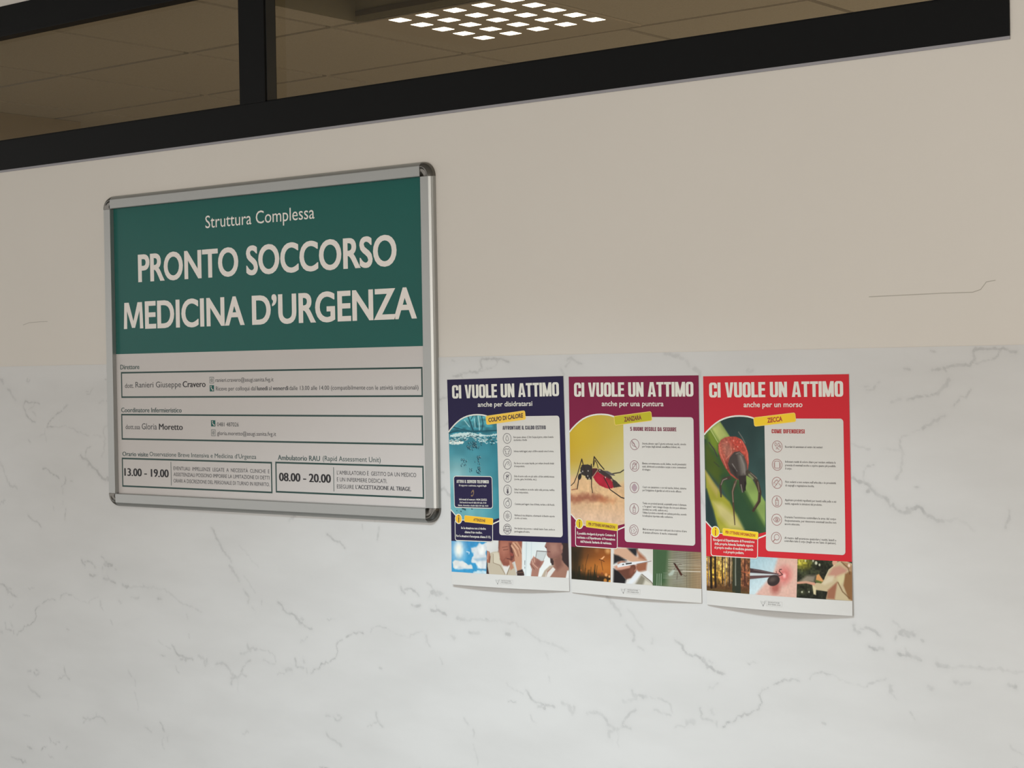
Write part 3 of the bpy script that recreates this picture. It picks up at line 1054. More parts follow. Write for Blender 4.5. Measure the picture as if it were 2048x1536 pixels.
def rail(name, p, d, inward, length):
    """extrude the frame profile from p along d; inward points to the picture"""
    p, d, iw = Vector(p), Vector(d), Vector(inward)
    vs, fs = [], []
    n = len(PROF)
    for t in (0, length):
        for a, b_ in PROF:
            vs.append(p + d * t + iw * a + Vector((0, -1, 0)) * b_)
    for k in range(n):
        j = (k + 1) % n
        fs.append((k, j, n + j, n + k))
    fs += [tuple(range(n)), tuple(range(2 * n - 1, n - 1, -1))]
    me = mesh(name, vs, fs)
    bm = bmesh.new(); bm.from_mesh(me); bmesh.ops.recalc_face_normals(bm, faces=bm.faces[:]); bm.to_mesh(me); bm.free()
    return obj(name, me, m_alu, board)


CW = 0.0315
rail('frame_rail', (bx0 + CW, 0, bz1), (1, 0, 0), (0, 0, -1), bx1 - bx0 - 2 * CW)
rail('frame_rail', (bx0 + CW, 0, bz0), (1, 0, 0), (0, 0, 1), bx1 - bx0 - 2 * CW)
rail('frame_rail', (bx0, 0, bz0 + CW), (0, 0, 1), (1, 0, 0), bz1 - bz0 - 2 * CW)
rail('frame_rail', (bx1, 0, bz0 + CW), (0, 0, 1), (-1, 0, 0), bz1 - bz0 - 2 * CW)


def corner(cx, cz, a0):
    """rounded chrome corner: quarter turn of the profile about the inner corner"""
    prof = [(0.0005, 0.0), (0.0005, 0.0130), (0.0150, 0.0130), (0.0175, 0.0134), (0.0185, 0.0150), (0.0215, 0.0154), (0.0245, 0.0138), (0.0278, 0.0105), (0.0298, 0.0070), (0.0308, 0.0035), (0.0308, 0.0)]
    S_ = 14
    vs, fs = [], []
    n = len(prof)
    for k in range(S_ + 1):
        a = math.radians(a0 + 90 * k / S_)
        for r, dpt in prof:
            vs.append((cx + r * math.cos(a), -dpt, cz + r * math.sin(a)))
    for k in range(S_):
        for j in range(n - 1):
            fs.append((k * n + j, k * n + j + 1, (k + 1) * n + j + 1, (k + 1) * n + j))
    me = mesh('corner_cap', vs, fs)
    bm = bmesh.new(); bm.from_mesh(me); bmesh.ops.recalc_face_normals(bm, faces=bm.faces[:]); bm.to_mesh(me); bm.free()
    for p in me.polygons:
        p.use_smooth = True
    o = obj('corner_cap', me, m_chrome, board)
    o['label'] = 'rounded chrome corner'


g = 0.0308
corner(bx0 + g, bz1 - g, 90)
corner(bx1 - g, bz1 - g, 0)
corner(bx0 + g, bz0 + g, 180)
corner(bx1 - g, bz0 + g, 270)

BS = Sheet(BO, 0.0, 0.0030)
kb = 0.72
m_bwhite = mat('board_white_print', ink(176, 170, 166, kb), 0.22, spec=0.25)
m_bgreen = mat('board_green_print', ink(8, 78, 71, kb), 0.22, spec=0.25)
m_btext = mat('board_pale_lettering', ink(206, 199, 192, kb), 0.22, spec=0.25)
m_bdark = mat('board_black_lettering', ink(36, 34, 36, kb), 0.4, spec=0.3)
m_bgrey = mat('board_grey_lettering', ink(66, 66, 68, kb), 0.4, spec=0.3)
m_bline = mat('board_dark_green_lines', ink(38, 62, 58, kb), 0.4, spec=0.3)
m_bhead = mat('board_dark_green_lettering', ink(58, 76, 74, kb), 0.4, spec=0.3)
sheet_o = flat('printed_sheet', BS, [rect(-1.5, -4, 993, 688)], 0, m_bwhite, board)
sheet_o['label'] = 'white printed sheet with opening hours'
header = flat('green_header', BS, [rect(-1.5, -3.9, 992.5, 349)], 1, m_bgreen, sheet_o)
header['label'] = 'dark green upper half of the sheet'


def btext(name, lines, material):
    P = []
    for a in lines:
        P += text(*a[:5], **(a[5] if len(a) > 5 else {}))
    return flat(name, BS, P, 2, material, sheet_o)


btext('lettering', [('Struttura Complessa', 324.8, 674.6, 65.3, 28.2)], m_btext)
big = text('PRONTO SOCCORSO', 87, 911.5, 177.6, 62.2, 0.017, 5, bold=1.1)
big2 = text('EDICINA', 108.7, 448, 289.1, 62.0, 0.017, 5, bold=1.1) + text('D’URGENZA', 474.5, 965, 289.8, 62.2, 0.017, 5, bold=1.1)
# the M, drawn stroke by stroke
mx0, mx1, mt, mb = 30.0, 101.0, 226.6, 289.2
cxm = (mx0 + mx1) / 2
big2 += lifted([[(mx0 + 3.2, mt), (mx0 + 13.2, mt), (mx0 + 12.0, mb), (mx0, mb)], [(mx1 - 3.2, mt), (mx1 - 13.2, mt), (mx1 - 12.0, mb), (mx1, mb)],
         [(mx0 + 4.2, mt), (mx0 + 19.5, mt), (cxm + 5.6, mb - 2), (cxm - 5.6, mb - 2)], [(mx1 - 4.2, mt), (mx1 - 19.5, mt), (cxm - 5.6, mb - 2), (cxm + 5.6, mb - 2)]])
flat('lettering', BS, big, 2, m_btext, sheet_o)
flat('lettering', BS, big2, 2, m_btext, sheet_o)

BD = 0.014
btext('heading', [('Direttore', 14.2, 83.4, 385.9, 11.2, {'bold': 0.36})], m_bhead)
btext('heading', [('Coordinatore Infermieristico', 14.4, 230.6, 488.9, 11.0, {'bold': 0.36})], m_bhead)
btext('heading', [('Orario visite', 15.7, 109.0, 594.0, 10.2, {'bold': 0.36}), ('Osservazione Breve Intensiva e Medicina d’Urgenza', 114.6, 478.4, 592.6, 10.0)], m_bhead)
btext('heading', [('Ambulatorio RAU', 547.7, 677.5, 593.4, 11.0, {'bold': 0.36}), ('(Rapid Assessment Unit)', 686.4, 856.7, 592.4, 10.6)], m_bhead)


def box(u0, v0, u1, v1, w=3.8):
    return [rect(u0, v0, u1, v0 + w), rect(u0, v1 - w, u1, v1), rect(u0, v0 + w, u0 + w, v1 - w), rect(u1 - w, v0 + w, u1, v1 - w)]


flat('text_box', BS, box(15.5, 392.1, 978.6, 454.5), 1, m_bline, sheet_o)
flat('text_box', BS, box(13.6, 492.8, 977.3, 555.0), 1, m_bline, sheet_o)
flat('text_box', BS, box(12.6, 598.2, 528.4, 668.4) + [rect(189.2, 605.2, 190.8, 660.4)], 1, m_bline, sheet_o)
flat('text_box', BS, box(538.9, 597.4, 977.0, 666.2) + [rect(717.4, 606, 719.0, 658.5)], 1, m_bline, sheet_o)

btext('name_line', [('dott.', 29.6, 61.5, 430.6, 11.2), ('Ranieri Giuseppe', 68.2, 230.7, 429.8, 13.4)], m_bgrey)
btext('name_line', [('Cravero', 237.0, 314.7, 429.8, 13.6, {'bold': 0.55})], m_bdark)
btext('name_line', [('dott.ssa', 29.1, 81.9, 529.4, 11.2), ('Gloria', 88.5, 142.4, 529.4, 14.2)], m_bgrey)
btext('name_line', [('Moretto', 150.6, 233.3, 529.6, 14.0, {'bold': 0.55})], m_bdark)
btext('contact_line', [('ranieri.cravero@asugi.sanita.fvg.it', 348.6, 538.4, 418.6, 8.8)], m_bgrey)
btext('contact_line', [('Riceve per colloqui dal', 349.5, 481, 438.3, 9.2), ('lunedì', 485.4, 519.0, 438.4, 9.2, {'bold': 0.36}), ('al', 523, 531.6, 438.4, 9.2),
                       ('venerdì', 535.6, 584, 438.4, 9.2, {'bold': 0.36}), ('dalle 13.00 alle 14.00 (compatibilmente', 587.4, 816, 438.4, 9.2),
                       ('con le attività istituzionali)', 820, 966.6, 438.9, 9.2)], m_bgrey)
btext('contact_line', [('0481 487026', 351.3, 423.3, 520.1, 9.0)], m_bgrey)
btext('contact_line', [('gloria.moretto@asugi.sanita.fvg.it', 351.3, 543, 540.2, 8.8)], m_bgrey)
btext('hours', [('13.00 - 19.00', 22.2, 180.6, 641.6, 18.2, {'bold': 1.15})], m_bdark)
btext('hours', [('08.00 - 20.00', 551, 708.8, 640.0, 18.2, {'bold': 1.15})], m_bdark)
btext('paragraph', [('EVENTUALI  IMPELLENZE  LEGATE  A  NECESSITÀ  CLINICHE  E', 199, 520, 623.8, 8.2), ('ASSISTENZIALI POSSONO IMPORRE LA LIMITAZIONE DI DETTI', 198.7, 519.8, 638.0, 8.2),
                    ('ORARI A DISCREZIONE DEL PERSONALE DI TURNO IN REPARTO.', 198.3, 519.6, 652.9, 8.2)], m_bgrey)
btext('paragraph', [('L’AMBULATORIO È  GESTITO DA UN MEDICO', 728.1, 956.2, 621.2, 8.4), ('E UN INFERMIERE DEDICATI.', 727.7, 873.9, 636.1, 8.4),
                    ('ESEGUIRE', 727.4, 777.6, 651.3, 8.4), ('L’ACCETTAZIONE AL TRIAGE.', 783.0, 941, 650.8, 8.4, {'bold': 0.36})], m_bgrey)
# small contact symbols: framed @ twice, white handset on green twice
for u, vv in ((329, 407.2), (331.2, 528.0)):
    flat('mail_symbol', BS, box(u, vv, u + 14.6, vv + 14.3, 0.9) + text('@', u + 3.2, u + 11.4, vv + 9.6, 6.2), 2, m_bhead, sheet_o)
for u, vv in ((328.8, 426.0), (331, 506.4)):
    s0 = flat('phone_symbol', BS, [rect(u, vv, u + 14.7, vv + 14.2)], 1, m_bgreen, sheet_o)
    P = [(u + 4.6, vv + 3.2), (u + 5.0, vv + 6.0), (u + 7.6, vv + 9.6), (u + 10.4, vv + 11.2)]
    flat('handset', BS, stroke(P, 1.8) + [ellipse(u + 4.8, vv + 3.6, 1.7, 2.1), ellipse(u + 10.2, vv + 10.9, 2.1, 1.7)], 2, m_btext, s0)

# ------------------------------------------------------------------ the three posters
m_pwhite = mat('poster_paper', ink(204, 201, 196, 0.93), 0.4, spec=0.2)
m_panel = mat('poster_panel_white', ink(193, 188, 181, 0.80), 0.4, spec=0.2)
m_ptitle = mat('poster_white_lettering', ink(206, 202, 192, 0.80), 0.35, spec=0.2)
m_ptext = mat('poster_grey_text', ink(92, 88, 84), 0.4, spec=0.3)
m_shadow = {}


def gloss(name, rgb):
    return mat(name, ink(*rgb), 0.3, spec=0.15)


ARC = [(0, 106.6), (5, 101.4), (10.4, 96.7), (17, 91.2), (24.5, 86.0), (33, 81.0), (42, 77.3), (50, 74.9), (58, 73.3), (67, 72.2), (76.3, 71.9), (84.5, 72.2), (93, 73.0), (100, 74.5), (106, 76.2)]


def bendfun(k):
    mid, l, r = ((7.5, 5.0, 1.0), (5.0, 1.5, 1.0), (11.0, 2.0, 3.0))[k]

    def f(u, v):
        t = np.clip((v - 215.0) / 205.0, 0, 1.05)
        s = np.clip(u / 297.0, 0, 1)
        return (np.sin(np.pi * s) * mid + l * (1 - s) + r * s) * t ** 2 / 1000
    return f


ORG = [((-2.3786, Z - 0.0263), 0.0162), ((-2.0685, Z - 0.0231), -0.0012), ((-1.7616, Z - 0.0253), 0.0030)]


def poster(k, name_label, field, sub_title, tag, tag_rgb, ink_rgb, tag_quad, tag_text, head, head_rgb, icons, paras, tab_text, box_lines, key):
    org, rot = ORG[k]
    sh = Sheet(org, rot, 0.0016, bendfun(k))
    c = sh.map(148.5, 420, 0)
    root = empty('health_poster', (float(c[0]), 0.0, float(c[2])), name_label, 'poster', 'health posters in a row')
    cut = 12.0
    sheet_o = None
    # the paper: a fine grid that carries the curl, with a little thickness
    us, vs = np.linspace(0, 297, 40), np.linspace(0, 420, 57)
    V, U = np.meshgrid(vs, us, indexing='ij')
    i = np.arange(U.size).reshape(U.shape)
    q = np.stack([i[:-1, :-1], i[1:, :-1], i[1:, 1:], i[:-1, 1:]], -1).reshape(-1, 4)
    me = grid_mesh('paper_sheet', sh.map(U.ravel(), V.ravel(), 0), q)
    sheet_o = obj('paper_sheet', me, m_pwhite, root)
    so = sheet_o.modifiers.new('thickness', 'SOLIDIFY')
    so.thickness = 0.0003
    so.offset = -1
    m_field = gloss(field[0], field[1])
    FT, FB = 0.6, 326.2
    left = [(0, FT), (297, FT), (297, FB), (112, FB), (112, 285), (128.6, 281), (128.6, 76), (108, 76)] + ARC[::-1]
    low = [(0, 266.3), (13.5, 278.6), (13.5, 331), (0, 331)]
    fld = flat('colour_field', sh, [left, low], 2, m_field, sheet_o, cut)
    pic = picture(k, sh, root)
    # white edge of the picture: arc above, notched edge below
    for edge in (stroke([(u, v + 1.4) for u, v in ARC], 2.8), stroke([(0, 267.0), (12.5, 278.4), (20, 285.5)], 2.2), stroke([(108, 294.6), (128.6, 286.6)], 2.4)):
        flat('picture_border', sh, edge, 3, m_ptitle, pic, cut)
    # colour below the notch on the right of the info box
    flat('colour_field', sh, [[(110, 296.0), (129, 288.0), (129, FB), (110, FB)]], 4, m_field, sheet_o, cut)
    panel = flat('text_panel', sh, [rrect(127.6, 77.8, 285.0, 315.2, 6.2, 6, (0, 1, 1, 1))], 5, m_panel, root, cut)
    panel['label'] = 'white text panel'
    # headline
    sub = heavytext('CI VUOLE UN ATTIMO', 12.6, 285.6, 39.6, 27.2)
    flat('headline', sh, sub, 3, m_ptitle, root)
    flat('subtitle', sh, text(sub_title[0], sub_title[1], sub_title[2], 57.4, 9.3, offset=0.014, shear=0.03), 3, m_ptitle, root)
    # tilted yellow tag
    a, b_, c_, d_ = tag_quad
    cx, cy = (a[0] + b_[0] + c_[0] + d_[0]) / 4, (a[1] + b_[1] + c_[1] + d_[1]) / 4
    wd, hg = math.dist(a, b_), math.dist(a, d_)
    ang = math.atan2(b_[1] - a[1], b_[0] - a[0])

    def turn(pts, cx=cx, cy=cy, ang=ang):
        co, si = math.cos(ang), math.sin(ang)
        return [(cx + x * co - y * si, cy + x * si + y * co) for x, y in pts]
    rr = turn(rrect(-wd / 2, -hg / 2, wd / 2, hg / 2, 3.6))
    tg = flat('title_tag', sh, [rr], 6, gloss(tag_rgb[0], tag_rgb[1]), root)
    flat('tag_border', sh, outline(turn(rrect(-wd / 2 + 0.4, -hg / 2 + 0.4, wd / 2 - 0.4, hg / 2 - 0.4, 3.4)), 1.0), 7, mat('tag_pale_edge', ink(224, 190, 100), 0.4), tg)
    m_tagink = mat(ink_rgb[0], ink(*ink_rgb[1]), 0.4)
    tt = text(tag_text[0], tag_text[1], tag_text[2], 3.9, 8.0, offset=0.035, shear=0.1)
    flat('tag_lettering', sh, [turn(p) for p in tt], 8, m_tagink, tg)
    m_head = mat(head_rgb[0], ink(*head_rgb[1]), 0.4)
    flat('panel_heading', sh, heavytext(head[0], head[1], head[2], 104.2, 7.4, 0.07, 0.26, 0.2), 6, m_head, panel)
    m_icon = mat(head_rgb[0] + '_icon', ink(*head_rgb[2]), 0.4)
    for (iy, fn) in icons:
        ix = 153.2 - (iy - 120) * 0.026
        P = ringpoly(ix, iy, 9.5, 10.5)
        Q = [[(ix + x, iy + y) for x, y in q] for q in fn()]
        if fn is ic_diamond:
            flat('icon_filling', sh, Q, 6, mat('pale_mauve_print', ink(160, 138, 142), 0.4), panel)
        else:
            P += lifted(Q)
        flat('icon', sh, P, 6, m_icon, panel, None)
    for lines in paras:
        P = []
        for ln in lines:
            txt, u0, u1, bs = ln[:4]
            P += text(txt, u0, u1, bs, 3.7, offset=0.02, res=1)
        flat('paragraph', sh, P, 6, m_ptext, panel)
    # info box with tab and round badge
    bx = flat('info_box', sh, [rrect(10.6, 287.2, 111.2, 330.0, 5)], 5, m_field, root, cut)
    flat('box_border', sh, outline(rrect(11.2, 287.8, 110.6, 329.4, 4.6), 1.5), 6, m_ptitle, bx, cut)
    m_tab = gloss(tag_rgb[0] + '_tab', tag_rgb[2])
    tr_ = rrect(-37.8, -6.8, 37.8, 6.8, 2.6)

    def turn2(pts):
        a = math.atan2(4.4, 76)
        return [(74.2 + x * math.cos(a) - y * math.sin(a), 286.6 + x * math.sin(a) + y * math.cos(a)) for x, y in pts]
    tb = flat('info_tab', sh, [turn2(tr_)], 7, m_tab, bx, cut)
    flat('tab_border', sh, outline(turn2(rrect(-37.4, -6.4, 37.4, 6.4, 2.4)), 0.9), 8, mat('tag_pale_edge', ink(224, 190, 100), 0.4), tb, cut)
    flat('tab_lettering', sh, [turn2(p) for p in text(tab_text[0], tab_text[1], tab_text[2], 2.6, 5.0, offset=0.03, res=2)], 8, m_tagink, tb)
    bd = flat('info_badge', sh, [ellipse(21.0, 285.3, 9.0, 9.8)], 7, m_tab, bx, cut)
    flat('badge_border', sh, ringpoly(0, 0, 1, 1, 3)[:0] + outline(ellipse(21.0, 285.3, 8.9, 9.7), 1.5), 8, m_ptitle, bd, cut)
    flat('badge_letter', sh, [[(20.0, 282.2), (22.6, 281.8), (22.2, 291.6), (23.2, 291.9), (20.2, 292.4), (20.4, 284)], ellipse(21.7, 279.2, 1.4, 1.5)], 8, m_tagink, bd)
    P = []
    for txt, bs, wdt, cap in box_lines:
        P += text(txt, 0, wdt, bs, cap, offset=0.026, res=1, center=60.2)
    flat('box_lettering', sh, P, 7, m_ptitle, bx)
    # row of three photographs
    photos(k, sh, root)
    # issuer mark at the foot
    P = outline(rect(131.5, 403.6, 163.6, 412.2), 0.35)
    lg = flat('issuer_mark', sh, P, 2, mat('pale_line', ink(172, 170, 166), 0.4), root, cut)
    P = text('REGIONE AUTONOMA', 134.5, 158.5, 406.9, 2.3, 0.01, 1) + text('FRIULI VENEZIA GIULIA', 134.5, 160.5, 410.5, 2.3, 0.01, 1)
    flat('issuer_lettering', sh, P, 2, mat('poster_dark_text', ink(142, 140, 137), 0.4), lg)
    em = stroke([(119.6, 404.2), (121.2, 408.2), (124.4, 411.6)], 0.7) + stroke([(129.2, 403.6), (127.8, 408), (125.2, 411.6)], 0.7) + stroke([(122.6, 404.4), (123.6, 407.6)], 0.5) + stroke([(126.8, 404.0), (126.0, 407.6)], 0.5)
    em += [ellipse(125.0, 412.2, 1.3, 1.5, 12)]
    flat('emblem', sh, em, 2, mat('poster_dark_text', ink(142, 140, 137), 0.4), lg)
    if k == 0:
        sb = flat('service_box', sh, [rrect(10.0, 197.8, 111.6, 262.6, 6)], 5, m_field, root, cut)
        flat('box_border', sh, outline(rrect(10.4, 198.2, 111.2, 262.2, 5.6), 1.5), 6, m_ptitle, sb, cut)
        P = heavytext('ATTIVA IL SERVIZIO TELEFONICO', 18, 102.5, 212.0, 6.2, 0.1)
        for txt, bs, wdt, cap in (('Di supporto e assistenza, soggetti fragili', 218.6, 72, 3.4), ('Informati al numero 0434 223522', 247.2, 73, 3.9),
                                  ('Dal lunedì al venerdì dalle 8.00 alle 19.00', 253.2, 70, 3.3), ('Sabato, domenica e festivi dalle 8.00 alle 14.00', 259.2, 80, 3.3)):
            P += text(txt, 0, wdt, bs, cap, offset=0.02, res=1, center=60.0)
        flat('box_lettering', sh, P, 6, m_ptitle, sb)
        P = stroke([(56.2, 232.8), (57.2, 229.5), (60.4, 226.4), (62.2, 226.8), (62.4, 232), (60.6, 236.6), (56.6, 239.2)], 1.7) + [ellipse(61.2, 228, 1.9, 2.6), ellipse(57.4, 237.6, 2.6, 1.9)]
        flat('phone_symbol', sh, P, 6, mat('dull_ochre_print', ink(120, 96, 70), 0.4), sb)
    return root


# ---- symbols of the icons (mm around the icon centre, v down)
W1 = 0.75
def S_(pts, w=W1, closed=False): return stroke(pts, w, closed)
def ic_drop(): return S_([(0, -6), (2.6, -1.6), (3.6, 1.8), (2.6, 4.4), (0, 5.4), (-2.6, 4.4), (-3.6, 1.8), (-2.6, -1.6)], W1, True) + S_([(-1.8, 2), (-0.6, 3.6)])
def ic_shirt(): return S_([(-2.6, -5.4), (-6.2, -3.6), (-5.6, 0.2), (-3.6, 0), (-3.8, 5.6), (3.8, 5.6), (3.6, 0), (5.6, 0.2), (6.2, -3.6), (2.6, -5.4), (1.2, -4), (-1.2, -4)], 0.9, True)
def ic_shower(): return S_([(-6.8, 6), (-4.6, 0), (-0.4, -4.6), (3.6, -5.2), (5, -3)], 0.9) + S_([(5, -3), (1.8, -1.2), (0.6, 1.2)]) + S_([(4.2, 1), (5.4, 3)]) + S_([(6, -1), (6.6, 1)])
def ic_sport(): return S_([(-4, 6), (-1.6, 0.4), (-3.6, -3.4), (0.4, -5), (3.6, -3.6), (2.2, 0), (1.2, 6)], 0.9) + S_([(5.6, -5.8), (-5, 3.2)], 0.7) + [ellipse(-0.6, -1.6, 2, 1.6, 12)]
def ic_thermo(): return S_([(-1.6, -7), (-1.6, 1)], 0.8) + S_([(1.6, -7), (1.6, 1)], 0.8) + [ellipse(0, 4, 2.6, 3.4, 16)] + S_([(0, -2), (0, 3)], 1.6)
def ic_apple(): return S_(ellipse(0, 1.2, 4.8, 5, 18), 0.9, True) + S_([(0, -3.4), (1, -6.4), (4.6, -7)], 0.9) + S_([(1, -3.6), (3.6, -4.6)], 0.9)
def ic_snow():
    P = [ellipse(0, 0, 0.9, 0.9, 10)]
    for a in range(8):
        t = a * math.pi / 4
        P += [ellipse(3.0 * math.cos(t), 3.0 * math.sin(t), 0.9, 0.9, 10), ellipse(5.6 * math.cos(t), 5.6 * math.sin(t), 0.8, 0.8, 10)]
    return P
def ic_car(): return S_([(-8.6, 1), (-6.4, -1), (6.4, -1), (8.6, 1), (8.6, 3.4), (-8.6, 3.4)], 0.9, True) + S_([(-5.6, -1), (-4, -5), (4, -5), (5.6, -1)], 0.9) + S_([(-6.6, -4.4), (-2, -7), (2, -7), (6.6, -4.4)], 0.8) + S_([(-4.6, 6.6), (-2, 5), (2, 5), (4.6, 6.6)], 1.2) + S_([(-8.6, 1.2), (8.6, 1.2)], 0.7)
def ic_leaf(): return S_([(-6, -6.6), (-6, -1), (-3.8, 2.6), (0.6, 3.6), (-0.4, -1)], 0.9, True) + S_([(-5, -5), (3.6, 6)], 0.8) + S_([(2.6, 3.2), (3.4, 7), (5, 6.2)], 0.9)
def ic_bucket(): return S_([(-4.2, -3.6), (-4.2, 5.8), (4.2, 5.8), (4.2, -3.6)], 0.9, True) + S_([(-2.4, -3.6), (-2, -6), (2, -6), (2.4, -3.6)], 0.8) + S_([(6.6, -7), (-6, 6.6)], 0.9)
def ic_diamond(): return [[(0, -7.8), (2.4, -6.4), (6.2, -1.6), (6.4, 1), (2.6, 6.8), (0, 7.8), (-2.6, 6.8), (-6.4, 1), (-6.2, -1.6), (-2.4, -6.4)]]
def ic_spray(): return S_([(-2.9, -1.8), (-2.9, 7.2), (2.9, 7.2), (2.9, -1.8)], 0.9, True) + S_([(-2.9, -1.8), (-0.9, -4.4), (0.9, -4.4), (2.9, -1.8)], 0.9) + [[(-0.9, -4.2), (0.9, -4.2), (0.5, -7.8), (-0.5, -7.8)]] + S_([(-1.0, 1), (-1.0, 5)], 0.6)
def ic_fish(): return S_([(-7, -4), (-3, -4.6), (-1.4, -6.6), (2.6, -6.4), (3.4, -3), (6.6, -1.4), (7, 3), (3.4, 3.4), (3, 7), (0.4, 5.4), (-3.6, 6.6), (-6.4, 4.4), (-4.6, 0.6), (-7, -1)], 0.8, True) + S_([(-2, -2), (2, 0), (-1.4, 3)], 0.7)
def ic_steps(): return S_(ellipse(-3, -3.8, 1.8, 3, 12), 0.8, True) + S_(ellipse(3, -3, 1.8, 3, 12), 0.8, True) + S_(ellipse(6.2, 0.2, 1.2, 2, 10), 0.7, True) + S_([(-2.6, 0.6), (0, 2.6), (1, 0.4)], 0.8) + S_([(-3, 4.6), (-1, 3.6), (2.6, 4.2), (4, 6)], 0.8)
def ic_sleeve(): return S_([(-5, -5.6), (-5, 6), (5, 6), (5, -5.6), (2.4, -6.6), (-2.4, -6.6)], 0.9, True) + S_([(-6.4, -3.4), (-6.4, 5)], 0.8) + S_([(6.4, -3.4), (6.4, 5)], 0.8)
def ic_hand(): return S_([(-6.4, 3), (-6.4, -1), (-4.4, -1), (-4, -3.6), (-1.6, -3.6), (-1.2, -5.2), (1.2, -5.2), (2, -2)], 0.9) + S_([(7, -6.6), (-5.6, 7.6)], 0.9) + S_([(3, 1), (6.6, 3), (7, 6)], 0.8) + S_([(-4, 1), (0, 3.6)], 0.7)
def ic_eye(): return S_([(-7, 0), (-3.6, -3.4), (0, -4.6), (3.6, -3.4), (7, 0), (3.6, 3.4), (0, 4.6), (-3.6, 3.4)], 0.9, True) + ringpoly(0, 0, 2.2, 3.1, 18) + ringpoly(0.4, 0.2, 0.8, 1.5, 12)
def ic_lens(): return ringpoly(1.0, -1.4, 4.6, 5.5, 22) + S_([(-2.8, 2.8), (-6.8, 7)], 1.5) + S_([(-1.4, 3.8), (3, 3.6)], 0.6)


